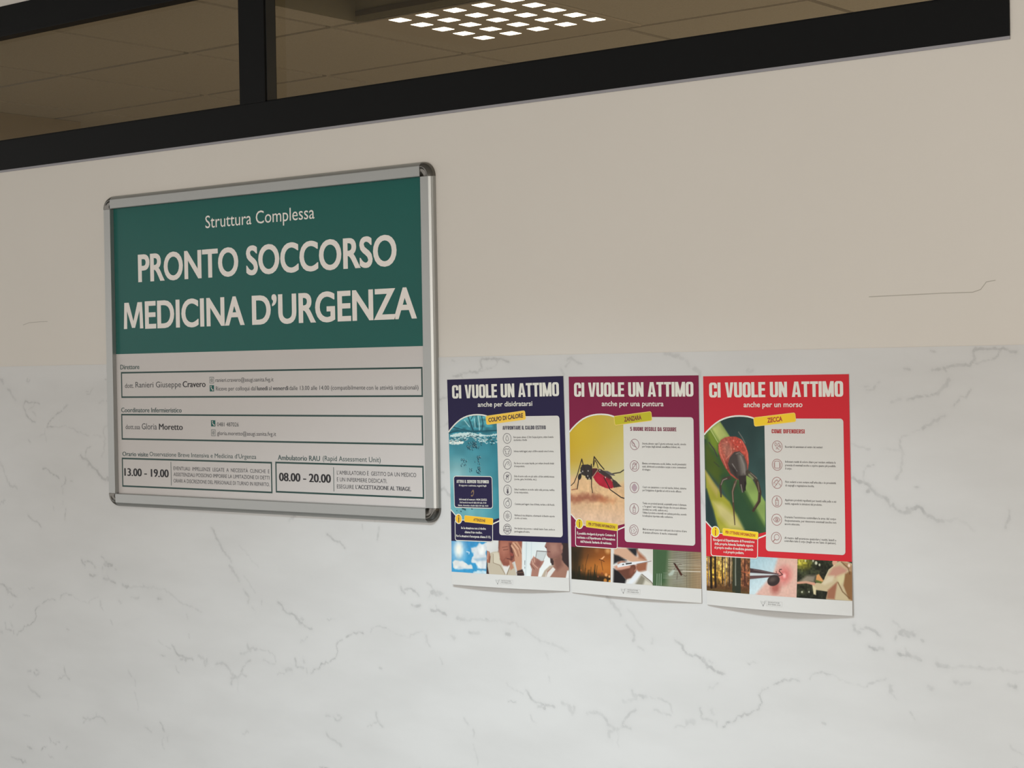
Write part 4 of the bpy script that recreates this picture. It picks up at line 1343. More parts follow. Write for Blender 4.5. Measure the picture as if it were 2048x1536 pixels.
def picture(k, sh, root):
    if k == 0:
        A = Art(0, 71.8, 128.4, 294, '1a', (84, 152, 160))
        A.grad((450, 1000), (450, 1536), (54, 122, 136), (100, 158, 164))
        A.grad((500, 1300), (810, 1300), (60, 132, 146), (40, 112, 126), 0.75, np.clip((A.U - 60) / 60, 0, 1) * (A.V > 120))
        A.ell((250, 1420), 24, 22, (150, 180, 180), soft=16, alpha=0.55)
        A.ell((240, 1540), 18, 20, (130, 176, 180), soft=14, alpha=0.4)
        A.grad((450, 620), (450, 860), (84, 150, 156), (50, 116, 130), 1, (A.V < 107).astype(float))
        A.noise(7, 0.5, 4, (A.V < 112).astype(float), (0.7, 1.6))
        for p, w in (([(400, 650), (430, 720), (455, 800), (470, 835)], 3.4), ([(515, 640), (512, 720), (535, 800)], 2.0), ([(590, 640), (610, 740), (595, 830)], 2.6), ([(470, 640), (440, 690)], 2.0), ([(200, 800), (320, 830), (420, 845)], 2.2)):
            A.line(p, w, (28, 66, 78), 0.7, 0.85)
        for p, w in (([(545, 650), (560, 760), (560, 835)], 2.6), ([(350, 700), (420, 790)], 2.0), ([(490, 680), (500, 800)], 1.6)):
            A.line(p, w, (178, 212, 212), 0.9, 0.8)
        A.line([(135, 880), (260, 850), (450, 858), (620, 850), (812, 842)], 2.6, (24, 72, 84), 0.9, 0.9)
        A.line([(200, 830), (330, 845), (470, 850)], 1.4, (36, 90, 100), 0.7, 0.7)
        A.poly([(150, 905), (260, 880), (420, 868), (560, 895), (700, 905), (812, 880), (812, 910), (640, 925), (480, 925), (330, 930), (150, 935)], (200, 218, 214), 0.8, 0.95, 1.2)
        A.poly([(140, 975), (300, 985), (350, 1005), (320, 1030), (180, 1040), (140, 1030)], (214, 218, 210), 0.8, 1, 1.0)
        rs = np.random.RandomState(3)
        for i in range(150):
            x = rs.uniform(150, 810)
            y = 955 + 22 * math.sin(x / 90) + rs.normal(0, 22)
            col = ((22, 60, 72), (216, 222, 216), (60, 130, 140), (196, 210, 208))[i % 4]
            a = rs.uniform(-0.5, 0.5)
            l = rs.uniform(10, 42)
            A.line([(x, y), (x + l * 0.6, y + l * a), (x + l, y + l * a * 0.3)], rs.uniform(0.7, 1.9), col, 0.4, 0.85)
        for i in range(64):
            t = rs.rand()
            x, y = ((rs.normal(470, 50), rs.uniform(1000, 1110)), (rs.normal(540, 26), rs.uniform(1190, 1310)), (300 + 290 * t + rs.normal(0, 8), 1330 + 120 * t + rs.normal(0, 10)), (rs.normal(560, 14), rs.uniform(1350, 1420)), (rs.normal(340, 26), rs.uniform(1240, 1330)))[(0, 0, 1, 2, 3, 4, 0)[i % 7]]
            w = rs.uniform(0.6, 1.9)
            A.ell((x, y), w * 1.1, w * rs.uniform(1.0, 2.6), (20, 62, 76), rs.uniform(-0.6, 0.6), 0.4, 0.8)
            A.ell((x + 5, y - 4), w * 0.6, w * 0.7, (190, 214, 212), 0, 0.4, 0.6)
        A.key = '1c'
        for x, y, w in ((330, 680, 2.2), (372, 700, 2.0), (515, 688, 1.4), (205, 725, 1.0), (290, 740, 1.3)):
            A.ell((x, y), w * 1.4, w, (24, 66, 76), 0.4, 0.4, 0.9)
        A.noise(16, 0.10, 9)
        n = 'water_picture'
    elif k == 1:
        A = Art(0, 71.8, 128.4, 294, '2c', (182, 166, 72))
        A.grad((90, 300), (1340, 500), (178, 132, 32), (186, 172, 120))
        A.grad((500, 0), (700, 900), (184, 162, 50), (186, 176, 134), 0.5)
        A.ell((300, -350), 34, 40, (196, 168, 50), soft=24, alpha=0.5)
        A.grad((700, 500), (700, 900), (184, 172, 110), (188, 176, 138), 0.6, np.clip((A.V - 165) / 25, 0, 1))
        A.poly([(40, 830), (300, 820), (560, 900), (900, 1010), (1200, 1010), (1400, 940), (1400, 3600), (40, 3600)], (202, 164, 122), 6)
        A.grad((700, 1400), (700, 2200), (200, 160, 120), (206, 178, 158), 1, np.clip((A.V - 225) / 20, 0, 1))
        A.poly([(60, 1270), (400, 1240), (600, 1230), (800, 1290), (960, 1330), (900, 1420), (600, 1400), (300, 1430), (60, 1440)], (134, 74, 56), 5, 0.75, 3)
        A.poly([(700, 1300), (1160, 1380), (1150, 1450), (760, 1420)], (170, 104, 66), 5, 0.5, 3)
        A.noise(11, 0.10, 12, np.clip((A.V - 190) / 20, 0, 1), (1.5, 0.6))
        A.noise(3.5, 0.08, 13, np.clip((A.V - 196) / 14, 0, 1))
        rs = np.random.RandomState(8)
        for i in range(26):
            x, y = rs.uniform(90, 1300), rs.uniform(1000, 1200)
            A.line([(x, y), (x + rs.uniform(-60, 60), y + rs.uniform(30, 90))], 0.8, (222, 184, 136), 0.5, 0.45)
        dk = (44, 36, 32)
        A.line([(1340, 680), (1250, 740), (1060, 770)], 2.0, dk, 0.4)
        A.poly([(820, 690), (960, 705), (1130, 800), (1120, 815), (960, 800), (830, 760)], (84, 78, 78), 0.6)
        A.poly([(740, 650), (800, 660), (960, 770), (1040, 830), (1075, 890), (1000, 900), (860, 820), (740, 730)], (58, 48, 46), 0.6)
        A.poly([(590, 690), (720, 720), (860, 820), (990, 890), (1080, 960), (1110, 1080), (1050, 1115), (980, 1125), (880, 1095), (760, 1040), (690, 970), (640, 900), (600, 840)], (150, 30, 46), 0.6, 1, 0.6)
        A.ell((760, 900), 9, 6.5, (176, 34, 54), 0.7, 3, 0.7)
        A.ell((950, 1040), 7, 5, (178, 40, 58), 0.4, 3, 0.6)
        A.poly([(860, 800), (1000, 860), (1080, 940), (960, 900)], (96, 34, 38), 1.6, 0.7)
        A.poly([(590, 640), (700, 640), (760, 700), (700, 730), (640, 800), (590, 830)], (72, 34, 36), 0.8)
        A.poly([(1060, 880), (1150, 940), (1240, 1030), (1280, 1070), (1170, 1085), (1100, 1100), (1075, 1000)], (60, 52, 46), 0.6, 1, 0.5)
        A.poly([(340, 560), (480, 545), (590, 590), (600, 800), (560, 900), (470, 905), (420, 820), (310, 770), (310, 650)], (50, 44, 42), 0.6, 1, 0.6)
        A.ell((295, 835), 4.0, 6.4, (36, 32, 32), 0.35, 0.6)
        A.line([(270, 900), (255, 1000), (235, 1125)], 2.2, dk, 0.4)
        A.line([(100, 1145), (235, 1120)], 1.3, (120, 62, 44), 0.5)
        A.line([(90, 1045), (165, 970), (240, 790), (345, 425)], 1.5, dk, 0.35, 1, 2.2)
        A.line([(345, 425), (380, 560), (450, 800), (480, 900)], 2.4, dk, 0.4, 1, 1.5)
        A.line([(570, 550), (575, 820), (572, 1060), (598, 1215)], 2.6, dk, 0.4, 1, 1.6)
        A.line([(620, 560), (620, 500), (640, 370)], 2.2, dk, 0.4, 1, 2.6)
        A.line([(640, 370), (780, 560), (870, 665)], 2.2, dk, 0.4)
        A.line([(620, 600), (660, 450), (700, 520), (730, 630)], 1.6, dk, 0.4)
        A.line([(870, 860), (950, 1010), (1010, 1140), (1270, 1325), (1345, 1350)], 2.0, dk, 0.4)
        A.line([(720, 680), (600, 850)], 1.3, (168, 146, 124), 0.4)
        for x, y in ((365, 710), (320, 740), (495, 700), (485, 820), (770, 685), (905, 855), (520, 880)):
            A.ell((x, y), 1.1, 1.5, (190, 180, 172), 0, 0.4, 0.9)
        n = 'mosquito_picture'
    else:
        A = Art(0, 71.8, 128.4, 294, '3c', (44, 66, 62))
        A.grad((300, 100), (700, 900), (38, 56, 54), (54, 78, 74))
        A.poly([(40, 250), (130, 120), (225, 75), (330, 235), (540, 640), (720, 960), (720, 1240), (600, 1080), (480, 830), (300, 520), (210, 380)], (120, 142, 70), 1.2)
        A.poly([(500, 700), (560, 720), (720, 960), (720, 1210), (590, 1080), (490, 860)], (124, 146, 78), 1.6)
        A.poly([(60, 210), (120, 140), (230, 330), (330, 520), (500, 830), (720, 1220), (720, 1420), (480, 1250), (300, 900), (170, 690), (60, 560)], (56, 82, 42), 4)
        A.poly([(120, 150), (215, 85), (310, 230), (215, 300)], (176, 180, 104), 5, 0.85)
        A.poly([(80, 200), (120, 155), (210, 300), (200, 420), (120, 340)], (112, 130, 40), 5, 0.9)
        A.line([(120, 160), (200, 300)], 1.5, (190, 196, 130), 0.8, 0.8)
        A.poly([(60, 330), (90, 330), (180, 480), (240, 620), (210, 760), (100, 640), (60, 610)], (70, 84, 30), 5, 0.9)
        A.poly([(240, 680), (340, 640), (440, 800), (720, 1300), (720, 1440), (500, 1300), (360, 1000)], (42, 70, 46), 6, 0.9)
        A.poly([(60, 610), (110, 680), (230, 860), (330, 960), (490, 1270), (300, 1320), (220, 1290), (130, 1000), (70, 800)], (150, 146, 50), 2.2)
        A.poly([(62, 620), (130, 720), (210, 820), (190, 900), (100, 760)], (176, 156, 92), 4, 0.8)
        A.poly([(150, 960), (240, 980), (400, 1110), (480, 1260), (330, 1240), (210, 1110)], (196, 182, 128), 6, 0.8)
        A.poly([(75, 820), (110, 940), (150, 1050), (190, 1250), (120, 1230), (70, 1140)], (34, 52, 50), 3, 0.95)
        A.noise(20, 0.14, 22)
        dk = (44, 34, 30)
        A.line([(105, 305), (160, 380), (195, 460)], 2.2, (60, 58, 54), 0.6)
        A.line([(430, 190), (470, 250), (500, 310)], 2.2, (96, 96, 90), 0.6)
        A.line([(160, 520), (215, 570)], 1.8, (50, 52, 46), 0.8, 0.7)
        body = A.mask([(330, 238), (400, 240), (460, 270), (505, 335), (535, 420), (542, 520), (525, 640), (480, 710), (410, 715), (340, 665), (280, 580), (235, 490), (208, 400), (206, 330), (235, 275), (280, 248)], 0.8)
        A.mix(body, (160, 70, 57))
        A.ell((290, 390), 14, 19, (158, 100, 84), -0.42, 8, 0.9, body)
        A.ell((430, 320), 15, 10, (178, 66, 55), 0.5, 7, 0.8, body)
        A.ell((500, 470), 8, 22, (176, 76, 62), -0.3, 5, 0.7, body)
        A.ell((240, 420), 5, 20, (178, 82, 66), -0.3, 4, 0.7, body)
        A.ell((330, 560), 14, 10, (120, 48, 42), 0.6, 7, 0.7, body)
        n2 = vnoise(A.U + 90, A.V + 90, 2.6, 71) - 0.5
        A.I = np.clip(A.I * (1 + 0.28 * (n2 * body)[..., None]), 0, 255)
        A.line([(215, 330), (235, 430), (300, 590)], 1.6, (206, 120, 100), 0.7, 0.8)
        A.line([(470, 290), (520, 400), (530, 500)], 1.8, (206, 104, 88), 0.7, 0.8)
        A.line([(350, 370), (350, 420), (290, 490)], 1.3, (200, 130, 110), 0.7, 0.7)
        A.poly([(330, 470), (380, 410), (440, 400), (490, 450), (520, 540), (530, 640), (500, 700), (440, 720), (400, 690), (340, 640), (310, 540)], (66, 58, 54), 1.0)
        A.poly([(420, 430), (470, 450), (505, 540), (515, 650), (460, 660), (440, 540)], (116, 108, 100), 4, 0.9)
        A.line([(360, 540), (410, 620)], 1.7, (140, 134, 128), 0.7, 0.8)
        A.poly([(330, 560), (400, 690), (420, 700), (400, 600)], (44, 36, 34), 3, 0.8)
        A.poly([(425, 670), (510, 670), (515, 760), (490, 850), (470, 855), (440, 790)], (50, 42, 40), 0.8)
        A.line([(455, 770), (470, 850)], 2.0, (120, 112, 104), 0.6)
        A.line([(500, 740), (500, 830)], 2.2, (30, 26, 26), 0.6)
        A.line([(330, 690), (260, 710), (228, 780), (235, 900)], 6.0, (66, 54, 46), 0.6, 1, 3.2)
        A.line([(300, 700), (255, 720), (236, 770)], 1.4, (150, 140, 128), 0.5, 0.8)
        A.line([(395, 740), (362, 840), (372, 1020), (388, 1210)], 6.0, (74, 56, 44), 0.6, 1, 1.8)
        A.line([(385, 760), (360, 850), (368, 960)], 1.3, (160, 144, 124), 0.5, 0.8)
        A.line([(530, 640), (600, 690), (640, 760)], 10.6, (66, 58, 48), 0.8, 1, 6.4)
        A.line([(545, 660), (585, 700)], 4.0, (130, 134, 96), 1.2, 0.9)
        A.line([(630, 740), (662, 850), (655, 950), (590, 1055)], 7.6, (62, 48, 38), 0.7, 1, 5.0)
        A.line([(560, 640), (630, 700)], 1.3, (130, 120, 106), 0.6)
        A.line([(640, 740), (655, 850)], 1.6, (128, 116, 100), 0.6, 0.8)
        A.line([(650, 870), (640, 950), (605, 1020)], 1.4, (104, 86, 70), 0.6, 0.7)
        A.line([(405, 720), (380, 790)], 2.2, (120, 108, 92), 0.8, 0.7)
        A.line([(450, 450), (490, 560), (500, 650)], 2.6, (140, 132, 124), 1.4, 0.6)
        A.line([(400, 430), (440, 415), (480, 450)], 1.3, (150, 130, 118), 0.7, 0.7)
        for x, y in ((375, 285), (420, 350), (378, 375), (300, 300), (450, 300)):
            A.ell((x, y), 1.3, 1.6, (214, 140, 122), 0, 0.5, 0.8)
        n = 'tick_picture'
    return A.build(n, sh, 1, root)


CELLS = [(0, 326, 95, 394), (95, 326, 191.5, 394), (191.5, 326, 297, 394)]


def photos(k, sh, root):
    key = ('1d', '2d', '3d')[k]
    for c in range(3):
        A = Art(*CELLS[c], key, (180, 180, 180))
        if k == 0 and c == 0:
            A.grad((100, 0), (600, 600), (70, 140, 184), (40, 128, 176))
            A.grad((300, 100), (400, 350), (50, 118, 168), (56, 146, 188), 0.5)
            A.ell((205, 235), 17, 22, (176, 202, 214), soft=11, alpha=0.9)
            A.ell((205, 230), 9, 13, (226, 222, 208), soft=6)
            A.poly([(410, 200), (500, 195), (560, 140), (600, 115), (680, 110), (680, 560), (530, 545), (500, 440), (440, 430), (420, 350), (460, 330), (420, 260)], (196, 200, 202), 1.6, 1, 4.5)
            A.ell((590, 230), 8, 8, (222, 222, 218), soft=4)
            A.ell((560, 470), 6, 8, (216, 218, 216), soft=3)
            A.poly([(460, 380), (680, 350), (680, 400), (520, 420)], (140, 168, 186), 2, 0.8)
            A.poly([(520, 540), (680, 540), (680, 565), (520, 560)], (52, 120, 160), 1, 0.8)
            A.poly([(470, 600), (540, 575), (680, 580), (680, 640), (470, 640)], (190, 204, 208), 1.2, 0.9, 2)
            A.poly([(100, 440), (150, 400), (240, 430), (300, 420), (400, 480), (465, 550), (330, 560), (200, 545), (110, 540)], (206, 206, 202), 1.6, 1, 4.0)
            A.poly([(200, 500), (380, 540), (200, 560)], (172, 186, 196), 2, 0.7)
            A.line([(340, 265), (385, 275), (380, 300)], 1.8, (200, 214, 220), 0.8)
            A.noise(6, 0.08, 31)
            n = 'sky_photo'
        elif k == 0 and c == 1:
            A.I[:] = (198, 196, 192)
            A.grad((690, 100), (870, 300), (206, 204, 200), (186, 184, 180))
            A.poly([(1255, 60), (1340, 60), (1340, 700), (1255, 700)], (204, 208, 206), 1)
            A.poly([(660, 400), (690, 420), (760, 640), (660, 640)], (60, 42, 40), 1.2)
            A.poly([(690, 300), (780, 265), (880, 250), (960, 470), (1060, 480), (1120, 440), (1180, 640), (740, 660), (700, 500)], (176, 164, 144), 0.9)
            A.poly([(780, 280), (860, 270), (930, 470), (800, 450)], (192, 182, 162), 1.2)
            A.line([(785, 300), (790, 440), (900, 480), (1000, 630)], 1.0, (112, 92, 72), 0.6, 0.8)
            A.poly([(930, 470), (1070, 480), (1010, 640), (990, 600)], (204, 200, 194), 0.8)
            A.line([(1070, 490), (1020, 640)], 1.4, (110, 92, 74), 0.6)
            A.poly([(665, 240), (720, 260), (740, 340), (735, 440), (690, 440), (665, 400)], (150, 96, 76), 0.8)
            A.line([(700, 270), (690, 380)], 2.0, (190, 146, 126), 0.8)
            A.line([(735, 340), (725, 440)], 1.6, (80, 46, 38), 0.7)
            A.poly([(865, 60), (1250, 60), (1245, 200), (1200, 380), (1090, 440), (1030, 490), (960, 480), (900, 380), (870, 200)], (142, 86, 70), 0.9)
            A.poly([(900, 100), (1020, 100), (1030, 240), (960, 320), (890, 260)], (164, 106, 88), 6, 0.8)
            A.poly([(865, 60), (890, 60), (880, 230), (865, 200)], (112, 70, 60), 1.5)
            A.poly([(1040, 120), (1110, 130), (1130, 330), (1080, 400), (1060, 260)], (74, 42, 40), 3, 0.85)
            A.poly([(1060, 270), (1110, 290), (1110, 330), (1070, 320)], (150, 80, 68), 1.5)
            A.line([(1010, 370), (1100, 385)], 1.6, (84, 44, 40), 0.8)
            A.poly([(900, 380), (1000, 420), (1090, 420), (1030, 490), (960, 480)], (126, 72, 60), 3, 0.8)
            A.poly([(1090, 100), (1170, 90), (1240, 200), (1255, 380), (1260, 540), (1190, 580), (1140, 400), (1130, 320), (1070, 160)], (178, 130, 104), 0.9)
            for p in ([(1090, 130), (1170, 240), (1200, 330)], [(1130, 110), (1200, 190), (1240, 290)], [(1090, 200), (1150, 330)]):
                A.line(p, 1.2, (112, 66, 52), 0.6, 0.85)
            A.line([(1075, 160), (1130, 230), (1160, 320)], 2.4, (206, 164, 138), 1, 0.8)
            A.line([(1110, 120), (1190, 210)], 2.0, (208, 168, 142), 1, 0.8)
            A.poly([(1050, 400), (1090, 420), (1130, 520), (1080, 560), (1060, 480)], (170, 118, 94), 1.2)
            A.poly([(1185, 570), (1270, 540), (1310, 640), (1190, 660)], (54, 40, 38), 1)
            A.line([(1180, 600), (1290, 590)], 1.6, (98, 74, 62), 0.6)
            A.line([(930, 190), (1010, 175)], 1.2, (92, 52, 44), 0.9, 0.7)
            A.line([(950, 230), (1020, 222)], 1.4, (84, 46, 40), 0.9, 0.7)
            A.ell((1085, 305), 3.0, 2.4, (128, 62, 54), 0.2, 1.2, 0.9)
            A.line([(1000, 350), (960, 400)], 1.2, (104, 60, 50), 1.0, 0.6)
            A.line([(880, 140), (870, 260)], 2.2, (120, 74, 62), 1.2, 0.7)
            n = 'man_photo'
        elif k == 0 and c == 2:
            A.I[:] = (200, 206, 204)
            A.grad((1300, 100), (1700, 500), (196, 204, 204), (214, 216, 212))
            A.line([(1320, 100), (1325, 640)], 1.5, (172, 182, 184), 0.8)
            A.line([(1400, 100), (1405, 640)], 1.2, (180, 190, 192), 0.8)
            A.poly([(1285, 400), (1305, 400), (1305, 470), (1285, 470)], (60, 64, 66), 1)
            A.ell((1295, 515), 2.6, 2.6, (120, 128, 130), 0, 0.8)
            A.poly([(1700, 100), (2020, 100), (2020, 560), (1880, 420), (1760, 470), (1710, 430), (1700, 330)], (62, 48, 46), 1)
            A.poly([(1750, 360), (1880, 300), (1920, 420), (2000, 520), (1985, 690), (1640, 690), (1660, 560), (1740, 480)], (146, 106, 90), 1)
            A.poly([(1640, 90), (1880, 90), (1900, 260), (1840, 350), (1740, 365), (1680, 350), (1650, 310), (1650, 240), (1640, 200), (1610, 170), (1630, 120)], (132, 92, 82), 0.8)
            A.poly([(1700, 120), (1800, 120), (1830, 260), (1740, 300), (1700, 240)], (158, 116, 102), 5, 0.8)
            A.poly([(1760, 370), (1880, 300), (1900, 480), (1820, 560), (1790, 520)], (112, 76, 66), 4, 0.8)
            A.line([(1645, 250), (1700, 255)], 1.4, (98, 54, 52), 0.7)
            A.ell((1635, 185), 1.2, 1.5, (80, 46, 44), 0, 0.6)
            A.ell((1888, 180), 3.0, 5.0, (150, 108, 94), 0.2, 0.8)
            A.poly([(1900, 90), (2020, 90), (2020, 520), (1930, 440), (1890, 380), (1910, 240)], (52, 40, 40), 1.5)
            A.poly([(1710, 370), (1760, 400), (1760, 480), (1730, 470)], (58, 44, 42), 1)
            A.poly([(1770, 470), (1740, 500), (1650, 580), (1630, 690), (1560, 690), (1620, 560), (1700, 480)], (168, 152, 134), 1)
            A.poly([(1750, 500), (1790, 540), (1690, 690), (1640, 690), (1670, 590)], (206, 202, 196), 1)
            A.poly([(1975, 560), (2020, 560), (2020, 700), (1950, 690)], (206, 204, 200), 1)
            A.poly([(1490, 240), (1650, 250), (1590, 420), (1500, 430), (1465, 380)], (184, 188, 186), 0.8)
            A.line([(1490, 242), (1650, 252)], 1.4, (96, 90, 88), 0.6)
            A.line([(1490, 242), (1468, 380)], 1.3, (110, 100, 98), 0.6)
            A.line([(1648, 255), (1595, 400)], 1.2, (150, 150, 148), 0.6)
            A.poly([(1470, 350), (1520, 380), (1560, 410), (1610, 400), (1590, 450), (1540, 530), (1520, 660), (1410, 660), (1420, 540), (1385, 460), (1400, 400), (1440, 330)], (152, 108, 94), 0.9)
            A.poly([(1500, 380), (1560, 410), (1550, 500), (1500, 500), (1460, 450)], (128, 84, 76), 3, 0.8)
            for p in ([(1440, 330), (1460, 420)], [(1410, 380), (1440, 450)], [(1430, 450), (1510, 520)]):
                A.line(p, 2.0, (190, 148, 130), 0.8, 0.9)
            A.line([(1400, 460), (1460, 540)], 1.1, (98, 62, 54), 0.6)
            n = 'woman_photo'
        elif k == 1 and c == 0:
            A.grad((300, 40), (350, 380), (64, 40, 26), (160, 94, 38))
            A.grad((60, 200), (500, 200), (40, 34, 22), (150, 80, 30), 0.55)
            A.ell((520, 380), 44, 11, (178, 108, 44), 0, 9, 0.75)
            A.ell((600, 140), 6, 5, (204, 150, 92), 0, 3, 0.8)
            A.ell((440, 130), 5, 4, (150, 96, 52), 0, 3, 0.6)
            A.poly([(50, 420), (250, 480), (420, 480), (690, 520), (690, 640), (50, 640)], (34, 26, 16), 5, 0.9)
            A.poly([(50, 100), (200, 100), (190, 640), (50, 640)], (26, 26, 18), 9, 0.7)
            rs = np.random.RandomState(5)
            for i in range(22):
                x = rs.uniform(80, 430)
                A.line([(x, 600), (x + rs.uniform(-20, 30), rs.uniform(330, 480))], 2.0, (26, 30, 18), 0.7, 0.8, 0.8)
            for p in ([(250, 500), (270, 350), (310, 190)], [(130, 520), (125, 330), (150, 150)], [(530, 420), (515, 350), (505, 290)]):
                A.line(p, 1.0, (58, 38, 20), 0.6, 0.9)
            for x, y, r, cc in ((580, 490, 3.2, (220, 150, 90)), (630, 515, 2.2, (228, 170, 110)), (655, 490, 1.8, (196, 110, 60)), (570, 575, 4, (180, 116, 50)), (640, 590, 3.4, (210, 150, 70)), (520, 470, 2, (120, 60, 40)), (665, 560, 2.4, (190, 120, 60)), (205, 420, 1.4, (170, 90, 50)), (460, 515, 1.6, (140, 80, 50))):
                A.ell((x, y), r, r, cc, 0, 1.2, 0.9)
            A.poly([(490, 260), (545, 215), (555, 225), (520, 265)], (228, 168, 118), 0.8)
            A.line([(475, 265), (510, 275), (550, 295)], 1.2, (60, 30, 20), 0.6)
            n = 'sunset_photo'
        elif k == 1 and c == 1:
            A.I[:] = (178, 170, 160)
            A.grad((1280, 120), (1150, 400), (192, 184, 172), (200, 196, 190))
            A.poly([(880, 100), (1040, 100), (1020, 220), (950, 230), (900, 160)], (34, 34, 38), 2.5)
            A.poly([(690, 100), (880, 100), (1010, 220), (1165, 280), (1180, 330), (1000, 330), (850, 260), (690, 250)], (190, 150, 124), 2)
            A.poly([(1020, 120), (1150, 240), (1175, 290), (1060, 250)], (150, 96, 70), 3)
            A.poly([(1030, 330), (1180, 300), (1170, 430), (1060, 450), (1010, 400)], (140, 88, 64), 2.5)
            A.poly([(690, 190), (760, 210), (880, 280), (760, 300), (690, 330)], (34, 32, 34), 2)
            A.poly([(690, 400), (780, 430), (880, 560), (860, 640), (690, 640)], (26, 24, 26), 2.5)
            A.poly([(760, 300), (830, 290), (980, 330), (1030, 370), (1020, 450), (950, 540), (880, 560), (820, 500), (730, 410)], (96, 58, 46), 1.5)
            A.poly([(740, 320), (800, 290), (850, 300), (780, 340)], (176, 128, 106), 1.5)
            A.poly([(690, 370), (740, 350), (900, 350), (945, 360), (930, 390), (800, 420), (730, 420)], (186, 138, 118), 1.5)
            A.line([(1015, 350), (1025, 400), (1000, 440)], 1.8, (176, 120, 100), 1)
            A.ell((960, 440), 5, 8, (124, 74, 58), 0.3, 3, 0.8)
            A.poly([(740, 345), (800, 315), (1000, 300), (1150, 290), (1240, 288), (1240, 296), (1110, 320), (950, 350), (750, 385)], (206, 206, 206), 0.6)
            A.line([(1030, 335), (1240, 292)], 1.0, (110, 84, 76), 0.5)
            A.poly([(865, 322), (955, 312), (955, 330), (870, 342)], (40, 38, 40), 0.5)
            A.poly([(815, 335), (842, 330), (842, 345), (815, 350)], (50, 48, 50), 0.5)
            A.poly([(1040, 440), (1110, 470), (1000, 590), (950, 640), (860, 640), (970, 540)], (204, 206, 208), 1.5)
            A.poly([(1090, 470), (1190, 430), (1290, 520), (1290, 650), (1240, 600)], (206, 204, 202), 1.2)
            A.poly([(1100, 490), (1240, 600), (1290, 660), (1010, 640)], (126, 120, 104), 2.5)
            A.poly([(1160, 560), (1250, 610), (1280, 660), (1120, 660)], (192, 186, 172), 3)
            A.line([(1110, 485), (1240, 590), (1285, 645)], 1.4, (96, 84, 70), 0.7)
            n = 'thermometer_photo'
        elif k == 1 and c == 2:
            A.grad((1290, 300), (1960, 350), (74, 92, 66), (178, 148, 112))
            A.poly([(1280, 100), (1500, 100), (1480, 640), (1280, 660)], (58, 84, 54), 7, 0.9)
            A.poly([(1540, 100), (1800, 100), (1760, 700), (1500, 680)], (150, 150, 138), 12, 0.7)
            P = A.q([(1290, 300), (1530, 140), (1960, 300)])
            gu = (np.abs(((A.U / 3.1) % 1) - 0.5) < 0.16).astype(float)
            gv = (np.abs(((A.V / 3.1) % 1) - 0.5) < 0.16).astype(float)
            fade = np.clip((A.U - P[1][0] + 6) / 14, 0, 1)
            A.mix(np.maximum(gu, gv) * fade * 0.62, (64, 54, 44))
            for x in (1330, 1360, 1390):
                A.line([(x, 480), (x + 2, 650)], 0.9, (196, 204, 190), 0.5, 0.75)
            for y in (270, 300, 330, 355, 395, 440):
                A.line([(1490, y), (1760, y + 10), (1960, y + 14)], 0.8, (206, 200, 184), 0.5, 0.55)
            for y in (470, 500, 525, 545):
                A.line([(1420, y), (1600, y + 4)], 0.8, (150, 156, 140), 0.6, 0.6)
            A.line([(1700, 445), (1960, 458)], 1.1, (214, 206, 190), 0.5, 0.9)
            A.poly([(1490, 490), (1560, 420), (1590, 430), (1560, 500), (1510, 515)], (170, 180, 168), 1.5, 0.8)
            A.line([(1585, 340), (1610, 380), (1650, 440), (1680, 495)], 3.2, (66, 34, 26), 0.6, 1, 4.2)
            A.line([(1570, 330), (1600, 345)], 1.4, (40, 30, 26), 0.6)
            for p in ([(1610, 370), (1660, 340), (1690, 350)], [(1640, 430), (1700, 430)], [(1600, 390), (1570, 420)], [(1680, 480), (1740, 520), (1760, 510)], [(1630, 460), (1620, 560)]):
                A.line(p, 0.8, (76, 60, 50), 0.5, 0.8)
            n = 'insect_screen_photo'
        elif k == 2 and c == 0:
            A.grad((300, 100), (320, 580), (150, 118, 62), (96, 62, 34))
            A.ell((240, 220), 28, 24, (196, 150, 56), 0, 14, 0.8)
            A.ell((90, 360), 14, 14, (196, 146, 50), 0, 7, 0.8)
            A.ell((330, 160), 22, 18, (176, 148, 96), 0, 10, 0.6)
            A.poly([(480, 100), (660, 100), (660, 560), (540, 560)], (122, 70, 52), 7, 0.75)
            A.noise(4, 0.9, 41)
            A.noise(1.8, 0.5, 42)
            A.poly([(50, 480), (300, 470), (660, 500), (660, 600), (50, 560)], (78, 52, 30), 4, 0.8)
            A.poly([(50, 520), (420, 545), (660, 570), (660, 600), (50, 545)], (92, 82, 44), 3, 0.6)
            rs = np.random.RandomState(6)
            for i in range(16):
                x = rs.uniform(200, 480)
                A.line([(x, 90), (x + 4, rs.uniform(400, 480))], rs.uniform(0.8, 1.6), ((108, 88, 72), (70, 52, 40), (168, 150, 130))[i % 3], 0.5, 0.8)
            for x, w, col, y1 in ((120, 4.8, (30, 22, 18), 500), (178, 4.4, (34, 24, 18), 490), (275, 2.4, (48, 36, 28), 450), (370, 3.2, (58, 42, 32), 480), (430, 5.6, (44, 48, 34), 540), (490, 11.0, (40, 46, 36), 570), (580, 3.2, (70, 40, 30), 470), (85, 2.4, (120, 100, 96), 470), (455, 2.4, (120, 122, 108), 470)):
                A.line([(x - 4, 40), (x, 300), (x + 8, y1)], w, col, 0.7, 0.95, w * 1.15)
            A.line([(540, 290), (640, 310)], 2.0, (176, 92, 60), 1, 0.7)
            n = 'forest_photo'
        elif k == 2 and c == 1:
            A.grad((650, 100), (900, 560), (150, 178, 186), (196, 208, 210))
            A.poly([(1020, 90), (1290, 90), (1290, 660), (700, 640), (830, 480), (960, 330)], (200, 160, 146), 3)
            A.poly([(1080, 90), (1290, 90), (1290, 640), (1100, 620), (1160, 300)], (206, 166, 150), 8, 0.8)
